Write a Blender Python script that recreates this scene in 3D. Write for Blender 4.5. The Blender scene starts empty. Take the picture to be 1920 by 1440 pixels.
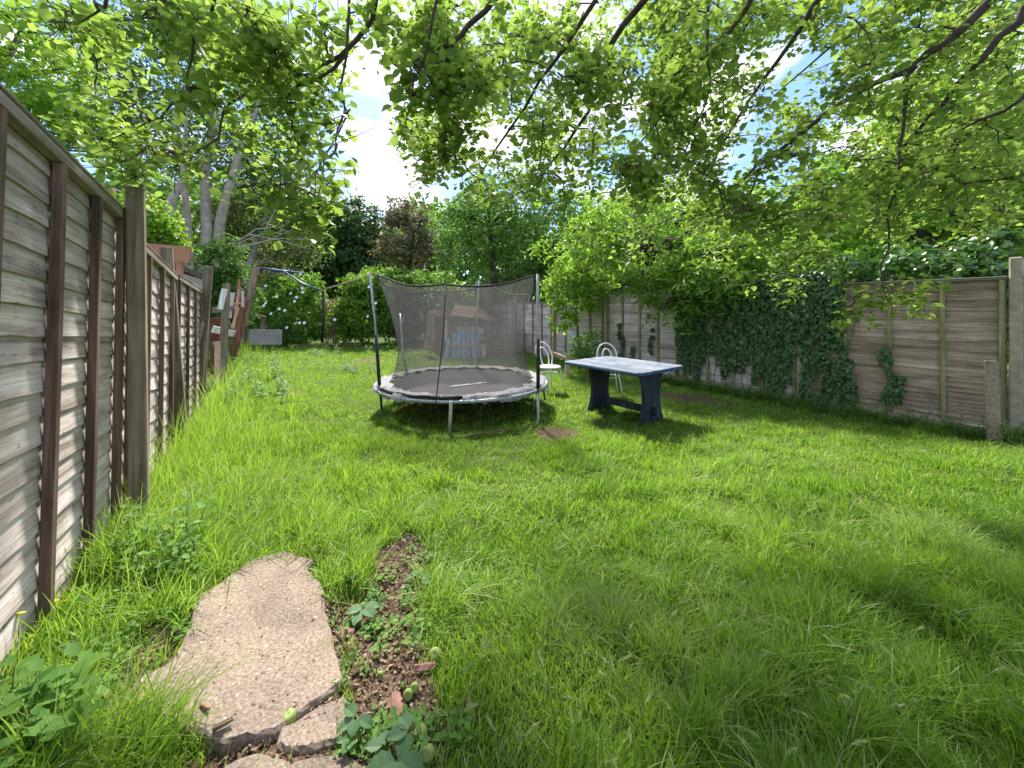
import bpy, bmesh, math, random
import numpy as np
from mathutils import Vector, Matrix

random.seed(7)
rng = np.random.default_rng(11)
R = math.radians
scene = bpy.context.scene
COL = scene.collection

# ------------------------------------------------------------------ camera
EYE, HOR, F = 1.45, 575.0, 720.0          # eye height, horizon row and focal length in photo pixels
cam_d = bpy.data.cameras.new('camera')
cam = bpy.data.objects.new('camera', cam_d)
COL.objects.link(cam)
cam.location = (0, 0, EYE)
cam.rotation_euler = (R(90), 0, 0)
cam_d.sensor_fit = 'HORIZONTAL'
cam_d.sensor_width = 36
cam_d.lens = 36 * F / 1920
cam_d.shift_y = (HOR - 720) / 1920
cam_d.clip_start = 0.05
cam_d.clip_end = 400
scene.camera = cam

# ------------------------------------------------------------------ light
SUN_EL, SUN_AZ = 48, -15                    # azimuth to the right of straight ahead (+Y)
w = bpy.data.worlds.new('World')
scene.world = w
w.use_nodes = True
nt = w.node_tree
nt.nodes.clear()
out = nt.nodes.new('ShaderNodeOutputWorld')
bg = nt.nodes.new('ShaderNodeBackground')
sky = nt.nodes.new('ShaderNodeTexSky')
sky.sky_type = 'NISHITA'
sky.sun_disc = False
sky.sun_elevation = R(SUN_EL)
sky.sun_rotation = R(SUN_AZ)
sky.air_density = 1.0
sky.dust_density = 0.6
tc = nt.nodes.new('ShaderNodeTexCoord')
mp = nt.nodes.new('ShaderNodeMapping')
mp.inputs['Scale'].default_value = (1.0, 1.0, 2.2)
mp.inputs['Location'].default_value = (0.35, 0.1, 0.55)
n1 = nt.nodes.new('ShaderNodeTexNoise')
n1.inputs['Scale'].default_value = 3.1
n1.inputs['Detail'].default_value = 9
n1.inputs['Roughness'].default_value = 0.55
rp = nt.nodes.new('ShaderNodeValToRGB')
rp.color_ramp.elements[0].position = 0.45
rp.color_ramp.elements[0].color = (0, 0, 0, 1)
rp.color_ramp.elements[1].position = 0.55
rp.color_ramp.elements[1].color = (1, 1, 1, 1)
n2 = nt.nodes.new('ShaderNodeTexNoise')
n2.inputs['Scale'].default_value = 6
n2.inputs['Detail'].default_value = 6
rp2 = nt.nodes.new('ShaderNodeValToRGB')
rp2.color_ramp.elements[0].position = 0.35
rp2.color_ramp.elements[0].color = (1.55, 1.65, 1.9, 1)
rp2.color_ramp.elements[1].position = 0.65
rp2.color_ramp.elements[1].color = (3.1, 3.08, 3.12, 1)
mx = nt.nodes.new('ShaderNodeMix')
mx.data_type = 'RGBA'
hz = nt.nodes.new('ShaderNodeMix')          # pale summer air between the clouds
hz.data_type = 'RGBA'
hz.inputs[0].default_value = 0.8
hz.inputs[7].default_value = (0.45, 0.9, 2.0, 1)
L = nt.links.new
L(tc.outputs['Generated'], mp.inputs['Vector'])
L(mp.outputs[0], n1.inputs['Vector'])
L(mp.outputs[0], n2.inputs['Vector'])
L(n1.outputs[0], rp.inputs[0])
L(n2.outputs[0], rp2.inputs[0])
L(sky.outputs[0], hz.inputs[6])
L(rp.outputs[0], mx.inputs[0])
L(hz.outputs[2], mx.inputs[6])
L(rp2.outputs[0], mx.inputs[7])
L(mx.outputs[2], bg.inputs[0])
bg.inputs[1].default_value = 0.15
L(bg.outputs[0], out.inputs[0])

sl = bpy.data.lights.new('sun', 'SUN')
sl.energy = 2.75
sl.angle = R(6)
sl.color = (1.0, 0.95, 0.86)
so = bpy.data.objects.new('sun', sl)
COL.objects.link(so)
sd = Vector((math.sin(R(SUN_AZ)) * math.cos(R(SUN_EL)), math.cos(R(SUN_AZ)) * math.cos(R(SUN_EL)), math.sin(R(SUN_EL))))
so.rotation_euler = sd.to_track_quat('Z', 'Y').to_euler()
so.location = (0, 0, 20)

vs = scene.view_settings
scene.display_settings.display_device = 'sRGB'
vs.view_transform = 'Standard'
vs.look = 'None'
vs.exposure = 2.0
vs.gamma = 1.0
vs.use_curve_mapping = False
scene.cycles.max_bounces = 7
scene.cycles.diffuse_bounces = 3
scene.cycles.transmission_bounces = 4
scene.cycles.transparent_max_bounces = 12
scene.cycles.glossy_bounces = 2
scene.cycles.use_denoising = True

# ------------------------------------------------------------------ helpers
W = {}

def P(px, py, d):
    """Point at depth d seen at photo pixel (px, py)."""
    return Vector(((px - 960) / F * d, d, EYE - (py - HOR) / F * d))

def vnoise(x, y, s=1.0, seed=0):
    x = np.asarray(x, float) / s
    y = np.asarray(y, float) / s
    xi, yi = np.floor(x), np.floor(y)
    xf, yf = x - xi, y - yi
    u, v = xf * xf * (3 - 2 * xf), yf * yf * (3 - 2 * yf)
    def h(a, b):
        q = np.sin(a * 127.1 + b * 311.7 + seed * 74.7) * 43758.5453
        return q - np.floor(q)
    return (h(xi, yi) * (1 - u) + h(xi + 1, yi) * u) * (1 - v) + (h(xi, yi + 1) * (1 - u) + h(xi + 1, yi + 1) * u) * v

def gz(x, y):
    """Height of the lawn: falls away from the camera, a little higher along the left fence."""
    x = np.asarray(x, float)
    y = np.asarray(y, float)
    a = np.interp(y, [-3, 0.4, 1, 2, 4, 6, 8, 40], [0.30, 0.28, 0.24, 0.15, 0.04, 0.0, 0.0, 0.0])
    dl = (x - (-0.75 - 0.64 * y)) * 0.84
    b = 0.11 * np.exp(-np.clip(dl, 0, 9) / 1.0)
    dr = ((7.9 - 0.64 * y) - x) * 0.84
    c = 0.05 * np.exp(-np.clip(dr, 0, 9) / 0.8)
    return a + b + c + (vnoise(x, y, 0.9) - .5) * 0.03 + (vnoise(x, y, 0.25, 3) - .5) * 0.012

def g(x, y):
    return float(gz(x, y))

def G(px, py, up=0.0):
    """Point of the ground seen at photo pixel (px, py)."""
    z = 3.0
    for _ in range(14):
        x = (px - 960) / F * z
        z = (EYE - g(x, z) - up) * F / (py - HOR)
    x = (px - 960) / F * z
    return Vector((x, z, g(x, z) + up))

def tag(o, label=None, cat=None, group=None, kind=None):
    for k, v in (('label', label), ('category', cat), ('group', group), ('kind', kind)):
        if v:
            o[k] = v
    return o

def place(o, parent=None, M=None):
    M = M.copy() if M is not None else Matrix.Identity(4)
    if o.name not in COL.objects:
        COL.objects.link(o)
    W[o.name] = M
    if parent is not None:
        o.parent = parent
        o.matrix_local = W[parent.name].inverted() @ M
    else:
        o.matrix_local = M
    return o

def empty(name, loc, rz=0.0, rx=0.0, ry=0.0, parent=None, M=None):
    o = bpy.data.objects.new(name, None)
    o.empty_display_size = 0.1
    if M is None:
        M = Matrix.Translation(loc) @ Matrix.Rotation(rz, 4, 'Z') @ Matrix.Rotation(ry, 4, 'Y') @ Matrix.Rotation(rx, 4, 'X')
    return place(o, parent, M)

def frame(loc, rz=0, rx=0, ry=0):
    return Matrix.Translation(loc) @ Matrix.Rotation(rz, 4, 'Z') @ Matrix.Rotation(ry, 4, 'Y') @ Matrix.Rotation(rx, 4, 'X')

class MB:
    def __init__(s):
        s.v, s.f, s.sm = [], [], []
    def box(s, x0, x1, y0, y1, z0, z1, M=None, bev=0.0):
        b = len(s.v)
        c = [(x0, y0, z0), (x1, y0, z0), (x1, y1, z0), (x0, y1, z0), (x0, y0, z1), (x1, y0, z1), (x1, y1, z1), (x0, y1, z1)]
        if M is not None:
            c = [tuple(M @ Vector(p)) for p in c]
        s.v += c
        for q in ((0, 3, 2, 1), (4, 5, 6, 7), (0, 1, 5, 4), (1, 2, 6, 5), (2, 3, 7, 6), (3, 0, 4, 7)):
            s.f.append(tuple(b + i for i in q)); s.sm.append(False)
        return s
    def bar(s, a, b_, w_, t_, up=(0, 0, 1)):
        """Rectangular bar from a to b; w_ across, t_ along up."""
        a, b_ = Vector(a), Vector(b_)
        d = (b_ - a).normalized()
        x = d.cross(Vector(up))
        if x.length < 1e-4:
            x = d.cross(Vector((1, 0, 0)))
        x.normalize()
        y = x.cross(d).normalized()
        k = len(s.v)
        for p in (a, b_):
            for sx, sy in ((-1, -1), (1, -1), (1, 1), (-1, 1)):
                s.v.append(tuple(p + x * sx * w_ / 2 + y * sy * t_ / 2))
        for q in ((0, 1, 2, 3), (7, 6, 5, 4), (0, 4, 5, 1), (1, 5, 6, 2), (2, 6, 7, 3), (3, 7, 4, 0)):
            s.f.append(tuple(k + i for i in q)); s.sm.append(False)
        return s
    def tube(s, pts, r, n=8, cap=True, closed=False):
        pts = [Vector(p) for p in pts]
        m = len(pts)
        if not hasattr(r, '__len__'):
            r = [r] * m
        k = len(s.v)
        prev = None
        for i, p in enumerate(pts):
            if closed:
                d = pts[(i + 1) % m] - pts[i - 1]
            else:
                d = pts[min(i + 1, m - 1)] - pts[max(i - 1, 0)]
            if d.length < 1e-9:
                d = Vector((0, 0, 1))
            d.normalize()
            if prev is None:
                x = d.cross(Vector((0, 0, 1)))
                if x.length < 0.05:
                    x = d.cross(Vector((1, 0, 0)))
            else:
                x = prev - d * prev.dot(d)
                if x.length < 1e-6:
                    x = d.orthogonal()
            x.normalize()
            prev = x
            y = d.cross(x)
            for j in range(n):
                a = 2 * math.pi * j / n
                s.v.append(tuple(p + (x * math.cos(a) + y * math.sin(a)) * r[i]))
        for i in range(m if closed else m - 1):
            i2 = (i + 1) % m
            for j in range(n):
                s.f.append((k + i * n + j, k + i * n + (j + 1) % n, k + i2 * n + (j + 1) % n, k + i2 * n + j)); s.sm.append(True)
        if cap and not closed:
            s.f.append(tuple(k + j for j in reversed(range(n)))); s.sm.append(False)
            s.f.append(tuple(k + (m - 1) * n + j for j in range(n))); s.sm.append(False)
        return s
    def lathe(s, prof, n=16, M=None):
        k = len(s.v)
        for r_, z in prof:
            for j in range(n):
                a = 2 * math.pi * j / n
                p = Vector((r_ * math.cos(a), r_ * math.sin(a), z))
                s.v.append(tuple(M @ p if M is not None else p))
        for i in range(len(prof) - 1):
            for j in range(n):
                s.f.append((k + i * n + j, k + i * n + (j + 1) % n, k + (i + 1) * n + (j + 1) % n, k + (i + 1) * n + j)); s.sm.append(True)
        s.f.append(tuple(k + j for j in reversed(range(n)))); s.sm.append(False)
        s.f.append(tuple(k + (len(prof) - 1) * n + j for j in range(n))); s.sm.append(False)
        return s
    def prism(s, poly, y0, y1):
        """poly in XZ, extruded along Y"""
        k, n = len(s.v), len(poly)
        for y in (y0, y1):
            for (x, z) in poly:
                s.v.append((x, y, z))
        s.f.append(tuple(k + i for i in range(n))); s.sm.append(False)
        s.f.append(tuple(k + n + i for i in reversed(range(n)))); s.sm.append(False)
        for i in range(n):
            j = (i + 1) % n
            s.f.append((k + j, k + i, k + n + i, k + n + j)); s.sm.append(False)
        return s
    def mesh(s, name, mat):
        me = bpy.data.meshes.new(name)
        me.from_pydata(s.v, [], s.f)
        me.polygons.foreach_set('use_smooth', s.sm)
        me.materials.append(mat)
        me.update()
        return me
    def build(s, name, mat, parent=None, M=None, bevel=0.0):
        me = s.mesh(name, mat)
        if bevel:
            bevel_mesh(me, bevel)
        return place(bpy.data.objects.new(name, me), parent, M)
    def world(s, name, mat, parent=None, bevel=0.0):
        """vertices given in world coordinates"""
        if parent is not None:
            Mi = W[parent.name].inverted()
            s.v = [tuple(Mi @ Vector(p)) for p in s.v]
            return s.build(name, mat, parent, W[parent.name], bevel)
        return s.build(name, mat, None, None, bevel)

def bevel_mesh(me, width):
    bm = bmesh.new()
    bm.from_mesh(me)
    bmesh.ops.bevel(bm, geom=[e for e in bm.edges if e.calc_face_angle(0) > 0.6], offset=width, segments=1, affect='EDGES')
    bm.to_mesh(me)
    bm.free()

def np_mesh(name, mat, V, FC, tint=None, smooth=False):
    """V (n,3), FC (m,k) arrays -> mesh"""
    me = bpy.data.meshes.new(name)
    n, m, k = len(V), len(FC), FC.shape[1]
    me.vertices.add(n)
    me.vertices.foreach_set('co', np.ascontiguousarray(V, dtype=np.float32).ravel())
    me.loops.add(m * k)
    me.loops.foreach_set('vertex_index', np.ascontiguousarray(FC, dtype=np.int32).ravel())
    me.polygons.add(m)
    me.polygons.foreach_set('loop_start', np.arange(0, m * k, k, dtype=np.int32))
    me.polygons.foreach_set('loop_total', np.full(m, k, dtype=np.int32))
    if smooth:
        me.polygons.foreach_set('use_smooth', np.ones(m, dtype=bool))
    if tint is not None:
        at = me.attributes.new('tint', 'FLOAT', 'POINT')
        at.data.foreach_set('value', np.ascontiguousarray(tint, dtype=np.float32).ravel())
    me.materials.append(mat)
    me.update(calc_edges=True)
    return me

def bases(N, phi):
    """rotation matrices whose third column is N, spun by phi"""
    N = N / np.linalg.norm(N, axis=1, keepdims=True)
    ref = np.where(np.abs(N[:, 2:3]) < 0.9, np.array([[0, 0, 1.0]]), np.array([[1.0, 0, 0]]))
    X = np.cross(ref, N)
    X /= np.linalg.norm(X, axis=1, keepdims=True)
    Y = np.cross(N, X)
    c, s_ = np.cos(phi)[:, None], np.sin(phi)[:, None]
    A = X * c + Y * s_
    B = -X * s_ + Y * c
    return np.stack([A, B, N], axis=2)

LEAF4 = (np.array([[0, 0, 0], [.34, .5, .07], [0, 1, -.05], [-.34, .5, .07]]), np.array([[0, 1, 2], [0, 2, 3]]))
LEAFBIG = (np.array([[0, 0, 0], [.3, .3, .08], [.33, .62, .07], [0, 1.0, -.12], [-.33, .62, .07], [-.3, .3, .08], [0, .5, 0]]),
           np.array([[0, 1, 6], [1, 2, 6], [2, 3, 6], [3, 4, 6], [4, 5, 6], [5, 0, 6]]))
LEAFLONG = (np.array([[0, 0, 0], [.17, .45, .04], [0, 1, -.16], [-.17, .45, .04]]), np.array([[0, 1, 2], [0, 2, 3]]))
IVY = (np.array([[0, 0, 0], [.42, .05, .03], [.3, .45, .05], [.02, .95, -.05], [-.3, .45, .05], [-.42, .05, .03], [0, .35, .0]]),
       np.array([[0, 1, 6], [1, 2, 6], [2, 3, 6], [3, 4, 6], [4, 5, 6], [5, 0, 6]]))

def scatter(name, mat, tmpl, pos, N, phi, size, tint, parent=None, stuff=True):
    tv, tf = tmpl
    M3 = bases(N, phi)
    n = len(pos)
    V = np.einsum('nij,kj->nki', M3, tv) * np.asarray(size)[:, None, None] + pos[:, None, :]
    FC = (tf[None] + (np.arange(n) * len(tv))[:, None, None]).reshape(-1, tf.shape[1])
    V = V.reshape(-1, 3)
    if parent is not None:
        Mi = np.array(W[parent.name].inverted())
        V = V @ Mi[:3, :3].T + Mi[:3, 3]
    me = np_mesh(name, mat, V, FC, np.repeat(tint, len(tv)))
    o = bpy.data.objects.new(name, me)
    place(o, parent, W[parent.name] if parent is not None else None)
    if stuff:
        o['kind'] = 'stuff'
    return o

# ------------------------------------------------------------------ materials
def mat(name):
    m = bpy.data.materials.new(name)
    m.use_nodes = True
    t = m.node_tree
    b = t.nodes['Principled BSDF']
    return m, t, b

def ramp(t, fac, stops):
    r = t.nodes.new('ShaderNodeValToRGB')
    e = r.color_ramp.elements
    while len(e) < len(stops):
        e.new(0.5)
    for i, (p_, c) in enumerate(stops):
        e[i].position = p_
        e[i].color = (*c, 1)
    t.links.new(fac, r.inputs[0])
    return r.outputs[0]

def noise(t, vec, scale, detail=4, rough=0.5, vscale=None, loc=None):
    if vscale is not None:
        m = t.nodes.new('ShaderNodeMapping')
        m.inputs['Scale'].default_value = vscale
        t.links.new(vec, m.inputs['Vector'])
        if loc is not None:
            t.links.new(loc, m.inputs['Location'])
        vec = m.outputs[0]
    n = t.nodes.new('ShaderNodeTexNoise')
    n.inputs['Scale'].default_value = scale
    n.inputs['Detail'].default_value = detail
    n.inputs['Roughness'].default_value = rough
    t.links.new(vec, n.inputs['Vector'])
    return n.outputs[0]

def mix(t, fac, a, b, mode='MIX'):
    m = t.nodes.new('ShaderNodeMix')
    m.data_type = 'RGBA'
    m.blend_type = mode
    for sock, val in ((0, fac), (6, a), (7, b)):
        if isinstance(val, (int, float)):
            m.inputs[sock].default_value = val
        elif isinstance(val, tuple):
            m.inputs[sock].default_value = (*val, 1)
        else:
            t.links.new(val, m.inputs[sock])
    return m.outputs[2]

def bump(t, b, h, strength=0.4, dist=0.01):
    n = t.nodes.new('ShaderNodeBump')
    n.inputs['Strength'].default_value = strength
    n.inputs['Distance'].default_value = dist
    t.links.new(h, n.inputs['Height'])
    t.links.new(n.outputs[0], b.inputs['Normal'])

def wood(name, c1, c2, c3, axis=0, rough=0.85, moss=None, scale=1.0, knots=True, contrast=1.0, paint=None):
    m, t, b = mat(name)
    tcn = t.nodes.new('ShaderNodeTexCoord')
    oi = t.nodes.new('ShaderNodeObjectInfo')
    mm = t.nodes.new('ShaderNodeMath'); mm.operation = 'MULTIPLY'; mm.inputs[1].default_value = 37.0
    t.links.new(oi.outputs['Random'], mm.inputs[0])
    cx = t.nodes.new('ShaderNodeCombineXYZ')
    for i in range(3):
        t.links.new(mm.outputs[0], cx.inputs[i])
    s = [22 * scale] * 3
    s[axis] = 1.3 * scale
    v = tcn.outputs['Object']
    warp = noise(t, v, 1.0, 3, 0.5, tuple(2.0 if i != axis else 1.2 for i in range(3)), cx.outputs[0])
    grain = noise(t, v, 1.0, 7, 0.65, tuple(s), cx.outputs[0])
    s2 = [110 * scale] * 3
    s2[axis] = 4 * scale
    fine = noise(t, v, 1.0, 4, 0.6, tuple(s2), cx.outputs[0])
    blot = noise(t, v, 3.2, 5, 0.6, (1, 1, 1), cx.outputs[0])
    col = ramp(t, grain, [(0.5 - .16 / contrast, c1), (0.5, c2), (0.5 + .17 / contrast, c3)])
    tint = ramp(t, blot, [(0.3, (0.62, 0.6, 0.58)), (0.5, (1, 1, 1)), (0.75, (1.15, 1.12, 1.08))])
    col = mix(t, 0.8, col, tint, 'MULTIPLY')
    fr = ramp(t, fine, [(0.3, (0.7, 0.68, 0.66)), (0.5, (1, 1, 1)), (0.7, (1.15, 1.15, 1.15))])
    col = mix(t, 0.75, col, fr, 'MULTIPLY')
    # board-to-board variation
    br = ramp(t, oi.outputs['Random'], [(0.0, (0.82, 0.8, 0.8)), (0.5, (1.0, 0.98, 0.96)), (1.0, (1.15, 1.15, 1.17))])
    col = mix(t, 1.0, col, br, 'MULTIPLY')
    if knots:
        vo = t.nodes.new('ShaderNodeTexVoronoi')
        mpn = t.nodes.new('ShaderNodeMapping')
        sk = [9.0] * 3
        sk[axis] = 2.6
        mpn.inputs['Scale'].default_value = sk
        t.links.new(v, mpn.inputs['Vector'])
        t.links.new(cx.outputs[0], mpn.inputs['Location'])
        t.links.new(mpn.outputs[0], vo.inputs['Vector'])
        kn = ramp(t, vo.outputs['Distance'], [(0.05, (0.25, 0.17, 0.12)), (0.13, (0.75, 0.7, 0.66)), (0.2, (1, 1, 1))])
        col = mix(t, 0.8, col, kn, 'MULTIPLY')
    if moss:
        gm = t.nodes.new('ShaderNodeNewGeometry')
        mo = noise(t, gm.outputs['Position'], 2.3, 6, 0.7, (1, 1, 1.6))
        mk = ramp(t, mo, [(moss[3], (0, 0, 0)), (moss[3] + .13, (0.8, 0.8, 0.8))])
        col = mix(t, mk, col, moss[:3])
    if paint:
        pn = noise(t, v, paint[4], 6, 0.75, tuple(1 if i != axis else .6 for i in range(3)), cx.outputs[0])
        pk = ramp(t, pn, [(paint[3] - .04, (0, 0, 0)), (paint[3] + .04, (1, 1, 1))])
        col = mix(t, pk, col, paint[:3])
    t.links.new(col, b.inputs['Base Color'])
    b.inputs['Roughness'].default_value = rough
    b.inputs['Specular IOR Level'].default_value = 0.25
    ad = mix(t, 0.4, grain, fine)
    bump(t, b, ad, 0.55, 0.006)
    return m

def simple(name, col, rough=0.6, metal=0.0, var=0.25, scale=8, bmp=0.15, bd=0.004, spots=None):
    m, t, b = mat(name)
    tcn = t.nodes.new('ShaderNodeTexCoord')
    n = noise(t, tcn.outputs['Object'], scale, 6, 0.65)
    lo = tuple(c * (1 - var) for c in col)
    hi = tuple(min(1, c * (1 + var)) for c in col)
    c = ramp(t, n, [(0.35, lo), (0.65, hi)])
    if spots:
        n2_ = noise(t, tcn.outputs['Object'], spots[4], 6, 0.7)
        k = ramp(t, n2_, [(spots[3], (0, 0, 0)), (spots[3] + .06, (1, 1, 1))])
        c = mix(t, k, c, spots[:3])
    t.links.new(c, b.inputs['Base Color'])
    b.inputs['Roughness'].default_value = rough
    b.inputs['Metallic'].default_value = metal
    if bmp:
        bump(t, b, n, bmp, bd)
    return m

def foliage(name, c0, c1, c2, trans, tf=0.45, rough=0.55, spec=0.22, rnd=False):
    """leaf material: colour runs c0..c2 with the leaf's own tint; light passes through"""
    m, t, b = mat(name)
    if rnd:
        fac = t.nodes.new('ShaderNodeObjectInfo').outputs['Random']
    else:
        a = t.nodes.new('ShaderNodeAttribute')
        a.attribute_name = 'tint'
        fac = a.outputs['Fac']
    col = ramp(t, fac, [(0.05, c0), (0.5, c1), (0.95, c2)])
    tr = t.nodes.new('ShaderNodeBsdfTranslucent')
    tcol = mix(t, 0.8, trans, mix(t, 1.0, trans, ramp(t, fac, [(0, (.7, .8, .5)), (1, (1.25, 1.15, 1.2))]), 'MULTIPLY'))
    t.links.new(tcol, tr.inputs[0])
    t.links.new(col, b.inputs['Base Color'])
    b.inputs['Roughness'].default_value = rough
    b.inputs['Specular IOR Level'].default_value = spec
    ms = t.nodes.new('ShaderNodeMixShader')
    ms.inputs[0].default_value = tf
    t.links.new(b.outputs[0], ms.inputs[1])
    t.links.new(tr.outputs[0], ms.inputs[2])
    t.links.new(ms.outputs[0], t.nodes['Material Output'].inputs[0])
    return m

M_board_l = wood('grey_weathered_board', (0.26, 0.205, 0.185), (0.57, 0.49, 0.465), (0.74, 0.67, 0.65), 0, moss=(0.17, 0.15, 0.06, .66))
M_board_r = wood('brown_fence_board', (0.22, 0.15, 0.12), (0.44, 0.325, 0.26), (0.60, 0.48, 0.40), 0, moss=(0.17, 0.19, 0.05, .60))
M_batten = wood('brown_batten', (0.085, 0.053, 0.038), (0.165, 0.108, 0.08), (0.27, 0.19, 0.145), 2, knots=False)
M_batten_g = wood('greenish_batten', (0.14, 0.12, 0.05), (0.27, 0.26, 0.12), (0.38, 0.37, 0.2), 2, knots=False)
M_cap = wood('grey_capping', (0.16, 0.13, 0.11), (0.29, 0.25, 0.21), (0.42, 0.38, 0.33), 0, knots=False)
M_post_w = wood('wooden_post', (0.13, 0.10, 0.075), (0.26, 0.205, 0.155), (0.38, 0.32, 0.26), 2, knots=False)
M_post_c = simple('concrete_post', (0.40, 0.345, 0.26), 0.92, var=.22, scale=14, bmp=.5, bd=.006, spots=(0.24, 0.21, 0.11, .6, 9))
M_grav = simple('concrete_gravel_board', (0.42, 0.35, 0.28), 0.92, var=.2, scale=10, bmp=.4, bd=.005, spots=(0.22, 0.2, 0.1, .58, 5))
M_orange_w = wood('orange_brown_wood', (0.34, 0.19, 0.10), (0.54, 0.33, 0.19), (0.68, 0.47, 0.31), 0)
M_white_w = wood('flaking_white_paint', (0.45, 0.43, 0.4), (0.72, 0.7, 0.68), (0.82, 0.8, 0.8), 2, knots=False)
M_red_w = wood('faded_red_paint', (0.16, 0.05, 0.045), (0.28, 0.085, 0.07), (0.4, 0.17, 0.14), 2, knots=False)
M_pink_w = wood('faded_pink_wood', (0.4, 0.2, 0.16), (0.58, 0.34, 0.29), (0.66, 0.44, 0.38), 2, knots=False)
M_blue_slat = wood('faded_blue_slat', (0.12, 0.2, 0.27), (0.2, 0.34, 0.46), (0.36, 0.48, 0.56), 2, knots=False)
M_tan_w = wood('tan_timber', (0.3, 0.2, 0.12), (0.45, 0.33, 0.2), (0.58, 0.44, 0.3), 0)
M_dkwood = wood('dark_timber', (0.12, 0.06, 0.04), (0.22, 0.12, 0.08), (0.32, 0.2, 0.14), 2)
M_greyboard = simple('grey_board', (0.36, 0.33, 0.33), 0.9, var=.2, scale=5)
M_tabletop = wood('worn_blue_white_top', (0.14, 0.17, 0.235), (0.22, 0.255, 0.31), (0.31, 0.335, 0.36), 0, knots=False, scale=.6, paint=(0.06, 0.09, 0.17, .58, 9))
M_navy = wood('navy_painted_wood', (0.022, 0.026, 0.045), (0.036, 0.043, 0.075), (0.075, 0.085, 0.125), 2, rough=.6, knots=False)
M_blue_edge = wood('blue_painted_edge', (0.025, 0.05, 0.12), (0.04, 0.085, 0.2), (0.1, 0.16, 0.28), 0, rough=.6, knots=False)
M_steel = simple('galvanised_tube', (0.38, 0.4, 0.42), 0.45, 0.6, var=.25, scale=20, bmp=.05, spots=(0.22, 0.17, 0.11, .64, 12))
M_green_steel = simple('pale_green_tube', (0.36, 0.4, 0.27), 0.55, 0.2, var=.25, scale=20, bmp=.05)
M_dark_foam = simple('dark_sleeve', (0.02, 0.022, 0.028), 0.7, var=.3, scale=20)
M_jump = simple('black_jump_mat', (0.04, 0.039, 0.042), 0.9, var=.22, scale=3, bmp=.1)
M_pad = simple('faded_torn_pad', (0.22, 0.21, 0.222), 0.85, var=.3, scale=14, bmp=.8, bd=.012, spots=(0.05, 0.05, 0.06, .57, 22))
M_strap = simple('black_webbing', (0.015, 0.015, 0.018), 0.8, var=.2)
M_white_metal = simple('white_painted_metal', (0.78, 0.77, 0.74), 0.45, 0, var=.05, scale=20, bmp=.05, spots=(0.5, 0.45, 0.38, .68, 12))
M_blue_metal = simple('blue_painted_tube', (0.025, 0.07, 0.2), 0.45, 0.1, var=.25)
M_black_metal = simple('black_metal', (0.02, 0.022, 0.025), 0.5, 0.2, var=.25)
M_bark = simple('apple_bark', (0.075, 0.055, 0.045), 0.95, var=.4, scale=18, bmp=.6, bd=.01)
M_palebark = simple('pale_ash_bark', (0.40, 0.35, 0.29), 0.9, var=.25, scale=5, bmp=.4, bd=.02)
M_twig = simple('brown_stem', (0.16, 0.12, 0.07), 0.9, var=.3, scale=12)
M_greenstem = simple('green_stem', (0.12, 0.18, 0.05), 0.7, var=.25, scale=12)
M_barkchip = simple('bark_flake', (0.26, 0.13, 0.1), 0.85, var=.45, scale=14, bmp=.6, bd=.006)
M_fascia = simple('orange_brown_fascia', (0.40, 0.19, 0.11), 0.8, var=.15, scale=3)
M_shedwall = simple('mottled_pale_render', (0.46, 0.42, 0.41), 0.9, var=.25, scale=14, bmp=.3)
M_felt = simple('grey_roof_felt', (0.10, 0.095, 0.095), 0.95, var=.25, scale=20)
M_redwall = simple('rust_red_board', (0.17, 0.05, 0.035), 0.8, var=.3, scale=4)
M_white_petal = simple('white_petal', (0.82, 0.82, 0.85), 0.6, var=.04, bmp=0)
M_yellow_petal = simple('yellow_petal', (0.75, 0.58, 0.03), 0.6, var=.1, bmp=0)
M_applegreen = simple('green_apple_skin', (0.24, 0.30, 0.07), 0.6, var=.2, scale=10, bmp=0)
M_logo = simple('pale_print', (0.5, 0.5, 0.5), 0.7, var=.1)

F_apple = foliage('apple_leaf', (0.08, 0.14, 0.03), (0.14, 0.225, 0.045), (0.22, 0.31, 0.075), (0.34, 0.50, 0.085), .52, .5)
F_apple1 = foliage('apple_leaf_single', (0.08, 0.14, 0.03), (0.14, 0.225, 0.045), (0.22, 0.31, 0.075), (0.34, 0.50, 0.085), .52, .5, rnd=True)
F_ash = foliage('ash_leaf', (0.045, 0.095, 0.02), (0.085, 0.16, 0.035), (0.14, 0.22, 0.055), (0.16, 0.30, 0.05), .4)
F_bright = foliage('bright_leaf', (0.09, 0.19, 0.02), (0.16, 0.30, 0.03), (0.26, 0.42, 0.05), (0.34, 0.56, 0.05), .5)
F_dark = foliage('dark_leaf', (0.03, 0.07, 0.02), (0.05, 0.11, 0.028), (0.09, 0.17, 0.045), (0.07, 0.16, 0.03), .3)
F_olive = foliage('olive_leaf', (0.06, 0.10, 0.025), (0.11, 0.16, 0.045), (0.18, 0.23, 0.08), (0.18, 0.26, 0.06), .4)
F_hazel = foliage('hazel_leaf', (0.05, 0.12, 0.025), (0.09, 0.19, 0.04), (0.15, 0.28, 0.07), (0.19, 0.38, 0.06), .4)
F_copper = foliage('copper_leaf', (0.10, 0.13, 0.045), (0.18, 0.23, 0.09), (0.33, 0.27, 0.19), (0.26, 0.2, 0.1), .35)
F_cherry = foliage('cherry_leaf', (0.08, 0.17, 0.025), (0.14, 0.27, 0.035), (0.23, 0.37, 0.07), (0.3, 0.52, 0.05), .48, .38, .5)
F_maple = foliage('maple_leaf', (0.07, 0.16, 0.02), (0.13, 0.26, 0.03), (0.2, 0.35, 0.06), (0.3, 0.54, 0.04), .5)
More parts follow.
